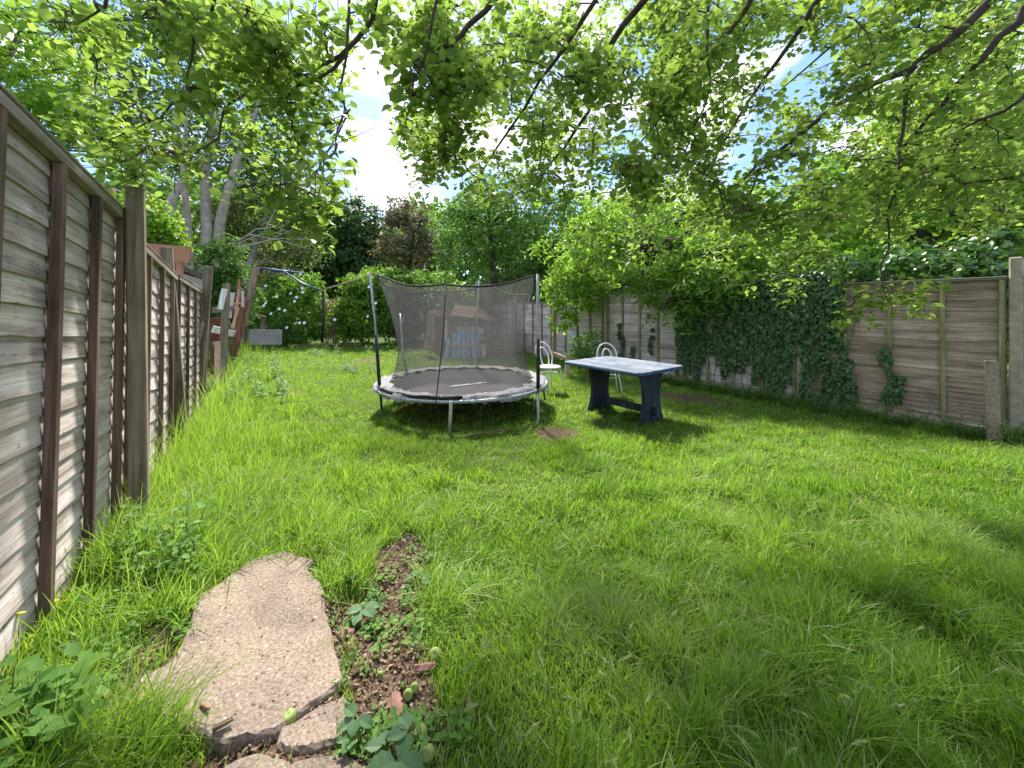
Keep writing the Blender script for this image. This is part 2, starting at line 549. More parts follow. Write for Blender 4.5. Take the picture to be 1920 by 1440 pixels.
F_laurel = foliage('laurel_leaf', (0.03, 0.085, 0.02), (0.06, 0.14, 0.03), (0.12, 0.22, 0.06), (0.12, 0.26, 0.04), .3, .3, .6)
F_ivy = foliage('ivy_leaf', (0.04, 0.095, 0.026), (0.075, 0.155, 0.042), (0.14, 0.24, 0.07), (0.05, 0.12, 0.03), .2, .4, .5)
F_bind = foliage('bindweed_leaf', (0.05, 0.14, 0.02), (0.10, 0.22, 0.03), (0.2, 0.33, 0.05), (0.25, 0.45, 0.05), .42)
F_weed = foliage('weed_leaf', (0.07, 0.16, 0.03), (0.13, 0.26, 0.05), (0.2, 0.36, 0.09), (0.28, 0.5, 0.06), .42, .65, .15)
F_bramble = foliage('bramble_leaf', (0.08, 0.16, 0.07), (0.13, 0.22, 0.11), (0.19, 0.28, 0.15), (0.2, 0.35, 0.1), .3)
F_grass = foliage('grass_blade', (0.08, 0.16, 0.013), (0.175, 0.315, 0.032), (0.50, 0.47, 0.25), (0.34, 0.56, 0.05), .45, .5, .3)
F_seed = foliage('seed_head', (0.24, 0.33, 0.1), (0.34, 0.42, 0.15), (0.45, 0.46, 0.24), (0.4, 0.5, 0.15), .35)
F_litter = foliage('litter_flake', (0.08, 0.05, 0.03), (0.17, 0.115, 0.075), (0.34, 0.26, 0.18), (0.2, 0.12, 0.06), .1, .8, .1)

def concrete_slab_mat():
    m, t, b = mat('broken_concrete')
    v = t.nodes.new('ShaderNodeTexCoord').outputs['Object']
    big = noise(t, v, 3.5, 5, .6)
    fine = noise(t, v, 95, 7, .8)
    col = ramp(t, fine, [(0.34, (0.10, 0.075, 0.055)), (0.5, (0.255, 0.20, 0.16)), (0.66, (0.42, 0.35, 0.295))])
    col = mix(t, 0.7, col, ramp(t, big, [(0.32, (0.45, 0.42, 0.38)), (0.5, (0.95, 0.93, 0.92)), (0.68, (1.3, 1.27, 1.22))]), 'MULTIPLY')
    vo = t.nodes.new('ShaderNodeTexVoronoi')
    vo.inputs['Scale'].default_value = 55
    t.links.new(v, vo.inputs['Vector'])
    sp = ramp(t, vo.outputs['Distance'], [(0.16, (1, 1, 1)), (0.3, (0, 0, 0))])
    sel = ramp(t, noise(t, v, 40, 2, .5), [(0.46, (0, 0, 0)), (0.6, (1, 1, 1))])
    k = mix(t, 1.0, sp, sel, 'MULTIPLY')
    pc = ramp(t, vo.outputs['Color'], [(0.2, (0.36, 0.2, 0.13)), (0.5, (0.55, 0.49, 0.43)), (0.8, (0.2, 0.17, 0.155))])
    col = mix(t, k, col, pc)
    vo2 = t.nodes.new('ShaderNodeTexVoronoi')
    vo2.inputs['Scale'].default_value = 16
    t.links.new(v, vo2.inputs['Vector'])
    pits = ramp(t, vo2.outputs['Distance'], [(0.05, (0.3, 0.26, 0.22)), (0.12, (1, 1, 1))])
    col = mix(t, 0.85, col, pits, 'MULTIPLY')
    moss = ramp(t, noise(t, v, 5, 6, .7), [(0.58, (0, 0, 0)), (0.7, (.55, .55, .55))])
    col = mix(t, moss, col, (0.16, 0.15, 0.06))
    t.links.new(col, b.inputs['Base Color'])
    b.inputs['Roughness'].default_value = .95
    b.inputs['Specular IOR Level'].default_value = .2
    bump(t, b, mix(t, .25, fine, big), .8, .006)
    return m
M_slab = concrete_slab_mat()

# ------------------------------------------------------------------ ground
def ell(x, y, cx, cy, rx, ry, rot=0):
    c, s_ = math.cos(rot), math.sin(rot)
    u, v = (x - cx) * c + (y - cy) * s_, -(x - cx) * s_ + (y - cy) * c
    return np.clip(1.6 * (1 - np.sqrt((u / rx) ** 2 + (v / ry) ** 2)), 0, 1)

def bare(x, y):
    x = np.asarray(x, float); y = np.asarray(y, float)
    n = vnoise(x, y, .12, 5) * .6 + vnoise(x, y, .05, 6) * .4
    xc = np.interp(y, [.7, 1.0, 1.4, 1.95, 2.1], [-.26, -.31, -.47, -.56, -.55])
    wd = np.interp(y, [.6, .9, 1.2, 1.7, 1.95, 2.12], [.17, .2, .2, .19, .2, .04])
    b = np.clip(1.7 * (1 - np.abs(x - xc) / wd), 0, 1) * (y < 2.15)
    b = np.maximum(b, ell(x, y, -.72, 1.3, .28, .5, .3))                    # under the slabs
    b = np.maximum(b, ell(x, y, -.6, .92, .3, .22))
    b = np.maximum(b, .8 * ell(x, y, -1.15, 1.25, .22, .4, .4))
    b = np.maximum(b, .9 * ell(x, y, .47, 4.3, .42, .3))
    b = np.maximum(b, .9 * ell(x, y, 2.75, 6.0, .75, .38, -.9))
    b = np.maximum(b, .75 * ell(x, y, -3.8, 10.2, .8, .45))
    b = np.maximum(b, .6 * ell(x, y, -3.6, 6.3, .45, .25))
    b = np.maximum(b, .5 * ell(x, y, -.9, 5.4, .9, .8))
    return np.clip(b * 1.45 - n * .8, 0, 1)

def build_ground():
    xs = np.concatenate([np.linspace(-150, -16, 14), np.linspace(-15, -3, 60), np.linspace(-2.95, 2.95, 180), np.linspace(3, 12, 60), np.linspace(13, 150, 14)])
    ys = np.concatenate([np.linspace(-60, -3, 8), np.linspace(-2.5, .4, 12), np.linspace(.45, 3, 110), np.linspace(3.05, 8, 80), np.linspace(8.2, 18, 50), np.linspace(20, 200, 16)])
    X, Y = np.meshgrid(xs, ys)
    Z = gz(X, Y) + (vnoise(X, Y, .06, 9) - .5) * .012
    Z[(np.abs(X) > 15) | (Y > 18) | (Y < -3)] -= 0.0
    V = np.stack([X.ravel(), Y.ravel(), Z.ravel()], 1)
    ny, nx = X.shape
    i = np.arange(ny - 1)[:, None] * nx + np.arange(nx - 1)[None]
    FC = np.stack([i, i + 1, i + nx + 1, i + nx], -1).reshape(-1, 4)
    m, t, b = mat('soil_and_turf')
    at = t.nodes.new('ShaderNodeAttribute'); at.attribute_name = 'tint'
    gm = t.nodes.new('ShaderNodeNewGeometry')
    v = gm.outputs['Position']
    soil = ramp(t, noise(t, v, 35, 7, .7), [(0.3, (0.05, 0.03, 0.018)), (0.5, (0.12, 0.078, 0.05)), (0.72, (0.26, 0.185, 0.125))])
    turf = ramp(t, noise(t, v, 30, 6, .7), [(0.3, (0.03, 0.055, 0.01)), (0.5, (0.06, 0.10, 0.015)), (0.72, (0.14, 0.16, 0.04))])
    fac = mix(t, .3, at.outputs['Fac'], noise(t, v, 12, 4, .6))
    k = ramp(t, fac, [(0.2, (0, 0, 0)), (0.42, (1, 1, 1))])
    c = mix(t, k, turf, soil)
    t.links.new(c, b.inputs['Base Color'])
    b.inputs['Roughness'].default_value = .95
    b.inputs['Specular IOR Level'].default_value = .15
    bump(t, b, noise(t, v, 50, 6, .7), .8, .02)
    me = np_mesh('ground', m, V, FC, bare(X, Y).ravel(), smooth=True)
    tag(place(bpy.data.objects.new('ground', me)), kind='structure')
build_ground()

# ------------------------------------------------------------------ concrete slabs
def slab(name, pix, label, up, th, tilt=0.0):
    pts = [G(px, py, up) for px, py in pix]
    c = sum(pts, Vector()) / len(pts)
    outl = []
    n = len(pts)
    for i in range(n):
        a, b_ = pts[i], pts[(i + 1) % n]
        k = max(1, int((b_ - a).length / .022))
        nrm = Vector((-(b_ - a).y, (b_ - a).x, 0))
        if nrm.length > 0:
            nrm.normalize()
        for j in range(k):
            p = a.lerp(b_, j / k) + nrm * random.uniform(-.0055, .0055)
            outl.append(Vector((p.x, p.y, 0)))
    zc = max(p.z for p in pts) * .35 + c.z * .65
    from mathutils.geometry import tessellate_polygon
    flat = [Vector((p.x - c.x, p.y - c.y, 0)) for p in outl]
    if sum(flat[i].x * flat[(i + 1) % len(flat)].y - flat[(i + 1) % len(flat)].x * flat[i].y for i in range(len(flat))) < 0:
        flat.reverse()
    m_ = len(flat)
    inner = []
    for i, p in enumerate(flat):
        e_ = (flat[(i + 1) % m_] - flat[i - 1]).normalized()
        inner.append(p + Vector((-e_.y, e_.x, 0)) * random.uniform(.005, .010))
    bb = MB()
    bb.v = [tuple(p) for p in inner] + [(p.x, p.y, -random.uniform(.004, .014)) for p in flat] + [(p.x * 1.02, p.y * 1.02, -th) for p in flat]
    for t3 in tessellate_polygon([inner]):
        n3 = (inner[t3[1]] - inner[t3[0]]).cross(inner[t3[2]] - inner[t3[0]]).z
        bb.f.append(tuple(t3) if n3 > 0 else tuple(reversed(t3))); bb.sm.append(False)
    for r0 in (0, 1):
        for i in range(m_):
            j = (i + 1) % m_
            bb.f.append((r0 * m_ + i, (r0 + 1) * m_ + i, (r0 + 1) * m_ + j, r0 * m_ + j)); bb.sm.append(False)
    me = bb.mesh(name, M_slab)
    o = bpy.data.objects.new(name, me)
    # follow the slope of the ground
    gx = (g(c.x + .4, c.y) - g(c.x - .4, c.y)) / .8
    gy = (g(c.x, c.y + .4) - g(c.x, c.y - .4)) / .8
    Mt = Matrix.Translation((c.x, c.y, g(c.x, c.y) + up)) @ Matrix.Rotation(-math.atan(gx), 4, 'Y') @ Matrix.Rotation(math.atan(gy), 4, 'X')
    place(o, None, Mt)
    return tag(o, label, 'concrete slab', 'broken pieces of a concrete path')

slab('concrete_slab', [(535, 1033), (592, 1047), (579, 1062), (605, 1095), (612, 1135), (622, 1180), (634, 1222), (645, 1270), (583, 1314), (513, 1365), (419, 1390), (320, 1354), (247, 1310), (255, 1270), (324, 1237), (340, 1200), (353, 1175), (360, 1117), (419, 1088), (470, 1051)],
     'largest broken concrete slab, tan and pebbly, lying in the grass beside the left fence', .035, .09)
slab('concrete_slab', [(572, 1336), (610, 1318), (648, 1303), (667, 1328), (667, 1361), (630, 1390), (550, 1406), (521, 1394), (527, 1368)],
     'small concrete piece just below the right corner of the largest slab', .018, .07)
slab('concrete_slab', [(485, 1409), (550, 1419), (637, 1404), (690, 1432), (712, 1540), (420, 1540), (385, 1460), (440, 1424)],
     'concrete piece at the bottom edge of the photo, nearest the camera', .02, .08)

# ------------------------------------------------------------------ fences
def board_mesh(name, L_, h, m, seed, lap=.014, th=.009, wav=.006, bow=.0, nb=4):
    """overlapping board: x along 0..L, bottom edge proud of the top edge (y), waney lower edge"""
    rs = random.Random(seed)
    n = 14
    ph, ph2 = rs.uniform(0, 6), rs.uniform(0, 6)
    v, f = [], []
    for i in range(n + 1):
        x = L_ * i / n
        wv = wav * (math.sin(x * 5 + ph) + .6 * math.sin(x * 13 + ph2)) + rs.uniform(-.001, .001)
        cup = bow * abs(math.sin(math.pi * nb * x / L_)) * rs.uniform(.6, 1.2)
        zb, yt, yb = wv, .004, lap + cup
        v += [(x, yb, zb), (x, yt + .0, h + .018), (x, yt - th, h + .018), (x, yb - th, zb + .001)]
    for i in range(n):
        a, b_ = i * 4, i * 4 + 4
        for j in range(4):
            j2 = (j + 1) % 4
            f.append((a + j, b_ + j, b_ + j2, a + j2))
    f += [(3, 2, 1, 0), (n * 4, n * 4 + 1, n * 4 + 2, n * 4 + 3)]
    me = bpy.data.meshes.new(name)
    me.from_pydata(v, [], f)
    me.materials.append(m)
    me.update()
    return me

def fence_panel(parent, a, b_, z0a, z0b, H, side, bm_, mb, mc, nboards, battens, seed, bow=.0, wav=.006, cap=.045, batw=.038, batt=.03):
    """a,b: XY of the ends; side=+1 if the garden lies to local +Y"""
    a, b_ = Vector((*a, 0)), Vector((*b_, 0))
    d = b_ - a
    Lp = d.length
    rz = math.atan2(d.y, d.x)
    M = Matrix.Translation((a.x, a.y, z0a)) @ Matrix.Rotation(rz, 4, 'Z') @ Matrix.Rotation(-math.atan2(z0b - z0a, Lp), 4, 'Y')
    if side < 0:
        M = M @ Matrix.Diagonal((1, 1, 1, 1))
    s = side
    fr = MB()
    fr.box(0, Lp, min(s * .012, s * .047), max(s * .012, s * .047), H - cap, H - .002)               # garden-side top rail
    fr.box(-.004, Lp + .004, -.022, .05 if s > 0 else .022, H, H + .014) if s > 0 else fr.box(-.004, Lp + .004, -.05, .022, H, H + .014)
    fr.box(0, Lp, min(-s * .012, -s * .03), max(-s * .012, -s * .03), H - cap, H - .002)
    p = fr.build('fence_panel', mc, parent, M, bevel=.003)
    hb = (H - .01) / nboards
    key = [board_mesh('board', Lp - .004, hb, bm_, seed * 10 + i, wav=wav, bow=bow) for i in range(5)]
    if s < 0:
        for me in key:
            for vv in me.vertices:
                vv.co.y *= -1
            me.flip_normals()
    for i in range(nboards):
        Mi = M @ Matrix.Translation((.002, 0, hb * i)) @ Matrix.Rotation(random.uniform(-.004, .004), 4, 'Y')
        place(bpy.data.objects.new('board', key[(i * 3 + seed) % 5]), p, Mi)
    for t_ in battens:
        bb = MB().box(-batw / 2, batw / 2, min(s * .018, s * (.018 + batt)), max(s * .018, s * (.018 + batt)), 0, H - cap - .002)
        bb.build('batten', mb, p, M @ Matrix.Translation((t_, 0, 0)) @ Matrix.Rotation(random.uniform(-.006, .006), 4, 'Y'), bevel=.002)
        bk = MB().box(-batw / 2, batw / 2, min(-s * .015, -s * .034), max(-s * .015, -s * .034), 0, H - cap - .002)
        bk.build('batten', mb, p, M @ Matrix.Translation((t_, 0, 0)))
    return p

# left fence
lf = tag(empty('wooden_fence', (-2.08, 2.08, .2)), 'grey weathered lap panel fence with brown battens receding along the left side', 'fence')
PL = [(-1.0, .46), (-2.08, 2.08), (-3.20, 3.69), (-4.22, 5.28)]
def seg(a, b_, t0, t1):
    return ((a[0] + (b_[0] - a[0]) * t0, a[1] + (b_[1] - a[1]) * t0), (a[0] + (b_[0] - a[0]) * t1, a[1] + (b_[1] - a[1]) * t1))
dl = lambda a, b_: math.hypot(a[0] - b_[0], a[1] - b_[1])
PM = (.08, -1.16)
PN = [(x - .05, y - .035) for x, y in PL]
e0 = seg((PM[0] - .05, PM[1] - .035), PN[0], .03, .97)
fence_panel(lf, *e0, .50, .40, 1.78, -1, M_board_l, M_batten, M_cap, 18, [.09, .5, .93, 1.36, 1.75], 5, bow=.002, wav=.0035)
e1 = seg(PN[0], PN[1], .03, .965)
L1 = dl(*e1)
fence_panel(lf, *e1, .37, .235, 1.735, -1, M_board_l, M_batten, M_cap, 18, [L1 - q for q in (.03, .41, .82, 1.24, 1.70)], 1, bow=.002, wav=.0035)
e2 = seg(PN[1], PN[2], .03, .97)
fence_panel(lf, *e2, .17, .03, 1.72, -1, M_board_l, M_batten, M_cap, 14, [.06, .56, 1.1, 1.62, 1.80], 2, bow=.008, wav=.007, batw=.034)
e3 = seg(PN[2], PN[3], .03, .97)
fence_panel(lf, *e3, .10, .0, 1.66, -1, M_board_l, M_batten, M_cap, 14, [.05, .6, 1.15, 1.72], 3, bow=.006, wav=.005, batw=.034)
def wood_post(parent, base, top, w1=.095, w2=.08, m=None):
    b = MB()
    base, top = Vector(base), Vector(top)
    b.bar(base, top, w1, w2, up=(.57, -.82, 0))
    o = b.world('post', m or M_post_w, parent, bevel=.008)
    return o
nx, ny = .83, .56   # towards the garden
wood_post(lf, (-1.0, .46, .1), (-1.0, .46, 2.2))
wood_post(lf, (-2.045, 2.115, -.1), (-2.06, 2.10, 2.10), .075, .075)
wood_post(lf, (-2.24, 2.12, -.1), (-2.25, 2.11, 2.12), .09, .10)
wood_post(lf, (-3.14, 3.68, -.1), (-3.26, 3.62, 2.01), .09, .085)
wood_post(lf, (-3.23, 3.79, -.1), (-3.36, 3.74, 2.0), .05, .08)
wood_post(lf, (-4.29, 5.2, -.1), (-4.17, 5.28, 2.0), .10, .09)
wood_post(lf, (-4.34, 5.36, -.1), (-4.26, 5.40, 2.0), .07, .05)
wood_post(lf, (-4.36, 5.05, -.1), (-4.13, 5.13, 1.25), .035, .02, M_cap)

# right fence
rf = tag(empty('panel_fence', (5.31, 4.04, 0)), 'brown lap panel fence with concrete posts and gravel boards down the right side', 'fence')
PR = [(6.35, 2.42), (5.31, 4.04), (4.27, 5.67), (3.23, 7.29), (2.19, 8.92), (1.15, 10.54), (.11, 12.16), (-.93, 13.79), (-1.97, 15.4)]
tops = [1.76, 1.76, 1.77, 1.76, 1.75, 1.58, 1.58, 1.56]
for i in range(8):
    a, b_ = seg(PR[i], PR[i + 1], .03, .97)
    Lr = dl(a, b_)
    H = 1.62
    z0 = tops[i] - H
    fence_panel(rf, a, b_, z0, z0 + random.uniform(-.01, .01), H, 1, M_board_r if i < 2 else M_board_l, M_batten_g, M_cap, 14, [.03, Lr * .25, Lr * .5, Lr * .75, Lr - .03], 20 + i, wav=.004, cap=.02, batw=.04, batt=.028)
    gb = MB().box(0, Lr, -.022, .022, -.12, .15)
    d = Vector((b_[0] - a[0], b_[1] - a[1], 0))
    gb.build('gravel_board', M_grav, rf, frame((a[0], a[1], z0 - .16), math.atan2(d.y, d.x)), bevel=.006)
for i, p in enumerate(PR):
    hh = 1.97 if i < 2 else 1.84
    d = .095 if i == 1 else .08
    MB().box(-d / 2, d / 2, -.055, .055, 0, hh + .2).build('post', M_post_c, rf, frame((p[0], p[1], -.2), math.atan2(1.63, -1.04)), bevel=.012)

# stub of a concrete post leaning on the right fence
c0 = G(1864, 826)
st = MB()
st.bar(c0 + Vector((0, 0, -.08)), P(1859, 676, c0.y + .12), .115, .10, up=(-.54, .84, 0))
st.bar(P(1859, 677, c0.y + .12), P(1858.5, 669, c0.y + .123), .075, .07, up=(-.54, .84, 0))
M_stub = simple('pebbly_brown_concrete', (0.30, 0.235, 0.17), 0.95, var=.35, scale=45, bmp=.8, bd=.008, spots=(0.16, 0.14, 0.07, .58, 12))
tag(st.world('concrete_stub', M_stub, None, bevel=.014), 'short rough concrete post leaning on the nearest right fence panel', 'concrete post')

# ------------------------------------------------------------------ neighbour's shed behind the left fence
sh = tag(empty('garden_shed', (-5.9, 6.6, 0)), 'shed with orange brown fascia and mottled pale wall showing over the left fence', 'shed')
def q(px, py, d):
    return P(px, py, d)
MB().bar(q(276, 471, 6.3), q(357, 478, 6.3), .03, .26, up=(0, 0, 1)).world('fascia', M_fascia, sh)
FA, FB = Vector((-6.35, 6.25, 0)), Vector((-5.42, 6.72, 0))
bk_ = Vector((-1.5, 2.0, 0))
def quadbox(pts, z0s, z1s, name, m):
    b = MB()
    b.v = [(p.x, p.y, z) for p, z in zip(pts, z0s)] + [(p.x, p.y, z) for p, z in zip(pts, z1s)]
    b.f = [(3, 2, 1, 0), (4, 5, 6, 7), (0, 1, 5, 4), (1, 2, 6, 5), (2, 3, 7, 6), (3, 0, 4, 7)]; b.sm = [False] * 6
    return b.world(name, m, sh)
quadbox([FA, FB, FB + bk_, FA + bk_], [0] * 4, [2.3, 1.93, 1.93, 2.3], 'wall', M_shedwall)
o1_, o2_ = Vector((-.1, -.12, 0)), Vector((.10, -.06, 0))
quadbox([FA + o1_ + Vector((.3, .12, 0)), FB + o2_, FB + bk_ + o2_, FA + bk_ + o1_], [2.34, 1.92, 1.92, 2.34], [2.42, 2.0, 2.0, 2.42], 'roof', M_felt)
MB().bar(q(337, 492, 6.32), q(337, 520, 6.32), .09, .05, up=(0, 1, 0)).world('bracket', M_fascia, sh)

# ------------------------------------------------------------------ broken fence beyond the left panels
bf = tag(empty('broken_fence', (-6.2, 8.2, 0)), 'collapsed fence of leaning posts, white and red pickets past the left panels', 'fence')
def pk(name, p0, p1, d0, d1, wd, th, m, label=None):
    o = MB().bar(P(*p0, d0), P(*p1, d1), wd, th, up=(.3, -.95, 0)).world(name, m, bf, bevel=.004)
    if label:
        o['label'] = label
    return o
pk('post', (415, 735), (425, 532), 6.6, 6.7, .10, .08, M_post_w)
pk('post', (437, 668), (460, 560), 8.0, 8.0, .11, .09, M_dkwood)
pk('post', (458, 612), (481, 500), 8.4, 8.5, .12, .06, M_post_w, 'grey plank leaning up to the right')
pk('picket', (413, 580), (421, 542), 6.5, 6.5, .085, .02, M_white_w, 'white painted picket')
pk('picket', (430, 596), (437, 549), 7.2, 7.2, .07, .02, M_white_w, 'white painted picket')
pk('picket', (455, 576), (455, 546), 7.6, 7.6, .05, .02, M_white_w, 'white painted picket')
pk('picket', (441, 596), (449, 538), 7.4, 7.4, .05, .025, M_pink_w, 'pink faded picket')
pk('picket', (448, 541), (449, 524), 7.4, 7.4, .05, .025, M_red_w, 'red painted picket tip')
pk('picket', (449, 640), (444, 590), 7.4, 7.4, .03, .02, M_red_w, 'thin red stick')
pk('picket', (436, 616), (446, 578), 7.35, 7.35, .05, .03, M_pink_w)
pk('rail', (436, 570), (451, 568), 7.36, 7.36, .03, .03, M_pink_w)
pk('rail', (398, 617), (440, 626), 6.9, 7.2, .12, .03, M_white_w)
pk('rail', (398, 582), (440, 578), 6.9, 7.2, .10, .03, M_cap)
pk('rail', (400, 642), (416, 656), 6.8, 6.8, .06, .03, M_cap)
b = MB()
a_, b_ = P(396, 600, 7.6), P(416, 600, 8.0)
b.bar(Vector((a_.x, a_.y, .62)), Vector((b_.x, b_.y, .62)), .03, 1.2)
b.world('panel', M_redwall, bf)['label'] = 'rust red board behind the pickets'
pk('stick', (437, 610), (455, 640), 8.0, 8.1, .015, .015, M_tan_w)
pk('stick', (408, 640), (407, 735), 6.4, 6.3, .07, .05, M_tan_w)

# bench and grey board at the far left corner
wb = tag(empty('work_bench', P(480, 640, 13)), 'low plank bench in front of the left bindweed mound', 'bench')
MB().bar(P(452, 588, 12.4), P(497, 593, 12.8), .5, .05).world('bench_top', M_tan_w, wb)
MB().bar(P(493, 594, 12.8), P(492, 640, 12.8), .12, .09, up=(0, 1, 0)).world('leg', M_post_w, wb)
MB().bar(P(458, 590, 12.5), P(458, 640, 12.5), .12, .09, up=(0, 1, 0)).world('leg', M_post_w, wb)
tag(MB().bar(P(468, 632, 12.0), P(529, 632, 12.3), .03, .48).world('board_sheet', M_greyboard), 'grey sheet board standing on edge in front of the left bindweed', 'board')
e = MB()
p0, p1 = P(540, 642, 13.6), P(700, 640, 14.6)
e.bar(Vector((p0.x, p0.y, .03)), Vector((p1.x, p1.y, .03)), .06, .16)
tag(e.world('edging_plank', M_tan_w), 'long weathered edging plank across the far end of the lawn', 'plank')

# blue swing frame
sf = tag(empty('swing_frame', P(540, 600, 13.5)), 'bent blue metal swing frame showing above the left bindweed mound', 'swing frame')
MB().tube([P(466, 502, 13), P(500, 504, 13.3), P(570, 513, 13.8)], .035, 8).world('top_tube', M_blue_metal, sf)
MB().tube([P(466, 502, 13), P(458, 545, 12.7), P(452, 600, 12.5)], .03, 8).world('leg', M_blue_metal, sf)
MB().tube([P(531, 508, 13.4), P(566, 531, 13.2), P(598, 544, 13)], .032, 8).world('arm', M_blue_metal, sf)
MB().tube([P(512, 507, 13.4), P(545, 510, 13.5)], .05, 8).world('seat_bar', M_blue_metal, sf)
MB().tube([P(606, 545, 13.3), P(606, 600, 13.3), P(604, 642, 13.3)], .045, 8).world('leg', M_black_metal, sf)
tag(MB().tube([P(598, 545, 13.2), P(640, 533, 13.6), P(705, 512, 14)], [.03, .03, .025], 6).world('wooden_pole', M_tan_w), 'long thin pole lying between the two bindweed mounds', 'pole')

# ------------------------------------------------------------------ playhouse, pallet, timber pile
ph = tag(empty('play_house', P(860, 660, 11.6)), 'dismantled wooden playhouse with brown roof boards seen through the trampoline net', 'playhouse')
def phb(name, p0, p1, d0, d1, wd, th, m, up=(0, -1, 0)):
    return MB().bar(P(*p0, d0), P(*p1, d1), wd, th, up=up).world(name, m, ph, bevel=.003)
phb('frame_post', (803, 655), (807, 590), 11.3, 11.3, .14, .08, M_tan_w)
phb('frame_post', (810, 655), (813, 592), 11.25, 11.25, .06, .06, M_orange_w)
phb('panel', (799, 652), (807, 592), 11.4, 11.4, .12, .04, M_white_w)
phb('frame_post', (836, 640), (837, 596), 11.9, 11.9, .08, .06, M_white_w)
for i in range(4):
    phb('plank', (816 + i * 5.5, 660 - i * 2), (818 + i * 5.2, 592), 12.1 + i * .2, 12.1 + i * .2, .085, .02, M_dkwood)
phb('rail', (805, 586), (838, 597), 11.3, 11.9, .07, .08, M_orange_w, (0, 0, 1))
for i in range(8):
    x0 = 843 + i * 10.4
    phb('slat', (x0, 655), (x0, 597), 12.1, 12.1, .155, .02, M_blue_slat)
phb('rail', (838, 598), (918, 599), 12.0, 12.0, .05, .07, M_tan_w, (0, 0, 1))
phb('frame_post', (915, 655), (915, 598), 12.0, 12.0, .09, .07, M_orange_w)
phb('frame_post', (844, 655), (844, 600), 12.0, 12.0, .07, .05, M_orange_w)
def sheet(name, pts, th, m, parent):
    b = MB()
    pts = [Vector(p) for p in pts]
    n = (pts[1] - pts[0]).cross(pts[2] - pts[0]).normalized()
    k = len(pts)
    b.v = [tuple(p) for p in pts] + [tuple(p - n * th) for p in pts]
    b.f = [tuple(range(k)), tuple(reversed(range(k, 2 * k)))] + [(i, i + k, (i + 1) % k + k, (i + 1) % k) for i in range(k)]
    b.sm = [False] * len(b.f)
    return b.world(name, m, parent)
sheet('roof_board', [P(803, 585, 11.3), P(838, 596, 11.8), P(885, 597, 12.1), P(848, 583, 12.6)], .03, M_dkwood, ph)
sheet('roof_board', [P(852, 572, 12.3), P(897, 577, 12.3), P(886, 597, 11.6), P(846, 592, 11.6)], .025, M_orange_w, ph)
sheet('roof_board', [P(893, 577, 12.3), P(899, 578, 12.35), P(928, 603, 12.2), P(918, 602, 11.8), P(888, 596, 11.65)], .025, M_orange_w, ph)
pl = tag(empty('pallet', P(874, 662, 11.1)), 'faded blue slatted pallet leaning against the front of the playhouse', 'pallet')
def plb(name, p0, p1, d0, d1, wd, th, m, up=(0, -1, 0)):
    return MB().bar(P(*p0, d0), P(*p1, d1), wd, th, up=up).world(name, m, pl, bevel=.003)
for i, (xb, xt, yt) in enumerate([(836, 842, 636), (850, 852, 625), (859, 861, 616), (869, 869, 616), (878, 877, 616), (889, 885, 616), (898, 895, 616)]):
    plb('slat', (xb, 672), (xt, yt), 10.9, 11.5, .11, .02, M_blue_slat)
plb('slat', (908, 669), (902, 614), 10.9, 11.5, .13, .025, M_tan_w)
plb('rail', (856, 615), (905, 616), 11.48, 11.48, .03, .09, M_tan_w, (0, 0, 1))
plb('rail', (840, 647), (906, 649), 11.1, 11.1, .03, .09, M_tan_w, (0, 0, 1))
plb('stick', (874, 620), (877, 600), 11.4, 11.4, .03, .02, M_tan_w)
wp = tag(empty('timber_pile', P(945, 660, 11)), 'pile of broken reddish planks right of the playhouse behind the net', 'timber')
rr = random.Random(4)
for i in range(13):
    x, y_ = rr.uniform(922, 965), rr.uniform(622, 655)
    a = rr.uniform(-.5, .5)
    l_ = rr.uniform(12, 26)
    MB().bar(P(x - l_ * math.cos(a), y_ - l_ * math.sin(a) * .6, 11.2 + rr.uniform(-.3, .5)), P(x + l_ * math.cos(a), y_ + l_ * math.sin(a) * .6, 11.2 + rr.uniform(-.3, .5)), .13, .025).world('plank', rr.choice([M_orange_w, M_dkwood, M_red_w]), wp)
MB().bar(P(955, 632, 11), P(955, 664, 11), .32, .3).world('box', M_dkwood, wp)
MB().bar(P(914, 663, 11.2), P(915, 633, 11.3), .05, .05, up=(0, -1, 0)).world('stake', M_tan_w, wp)

# ------------------------------------------------------------------ trampoline
TC = Vector((-.70, 5.5, 0)); TR = 1.195; TZ = .41
tr = tag(empty('trampoline', TC + Vector((0, 0, 0))), 'round trampoline with torn faded pad and sagging grey safety net', 'trampoline')
def circ(r, z, n=64, a0=0, a1=2 * math.pi, jit=0):
    return [TC + Vector((r * math.cos(a0 + (a1 - a0) * i / n), r * math.sin(a0 + (a1 - a0) * i / n), z + random.uniform(-jit, jit))) for i in range(n)]
MB().tube(circ(TR, TZ - .03), .021, 8, closed=True).world('frame_ring', M_steel, tr)
b = MB()
n = 64
rings = [(0.0, -.03), (.45, -.022), (.9, -.008), (.985, .0)]
b.v.append(tuple(TC + Vector((0, 0, TZ - .03))))
for r_, dz in rings[1:]:
    b.v += [tuple(p) for p in circ(r_, TZ + dz - .012, n)]
for j in range(n):
    b.f.append((0, 1 + j, 1 + (j + 1) % n)); b.sm.append(True)
    for i in range(2):
        o_ = 1 + i * n
        b.f.append((o_ + j, o_ + n + j, o_ + n + (j + 1) % n, o_ + (j + 1) % n)); b.sm.append(True)
b.world('jump_mat', M_jump, tr)
# worn print on the mat
b = MB()
rr = random.Random(3)
for i in range(9):
    a = TC + Vector((.02 + i * .05 - .12, -.35 + .03 * i, TZ - .0305 + .004))
    b.box(a.x - .03, a.x + .035, a.y - .02, a.y + rr.uniform(.0, .05), a.z, a.z + .002)
b.world('print', M_logo, tr)
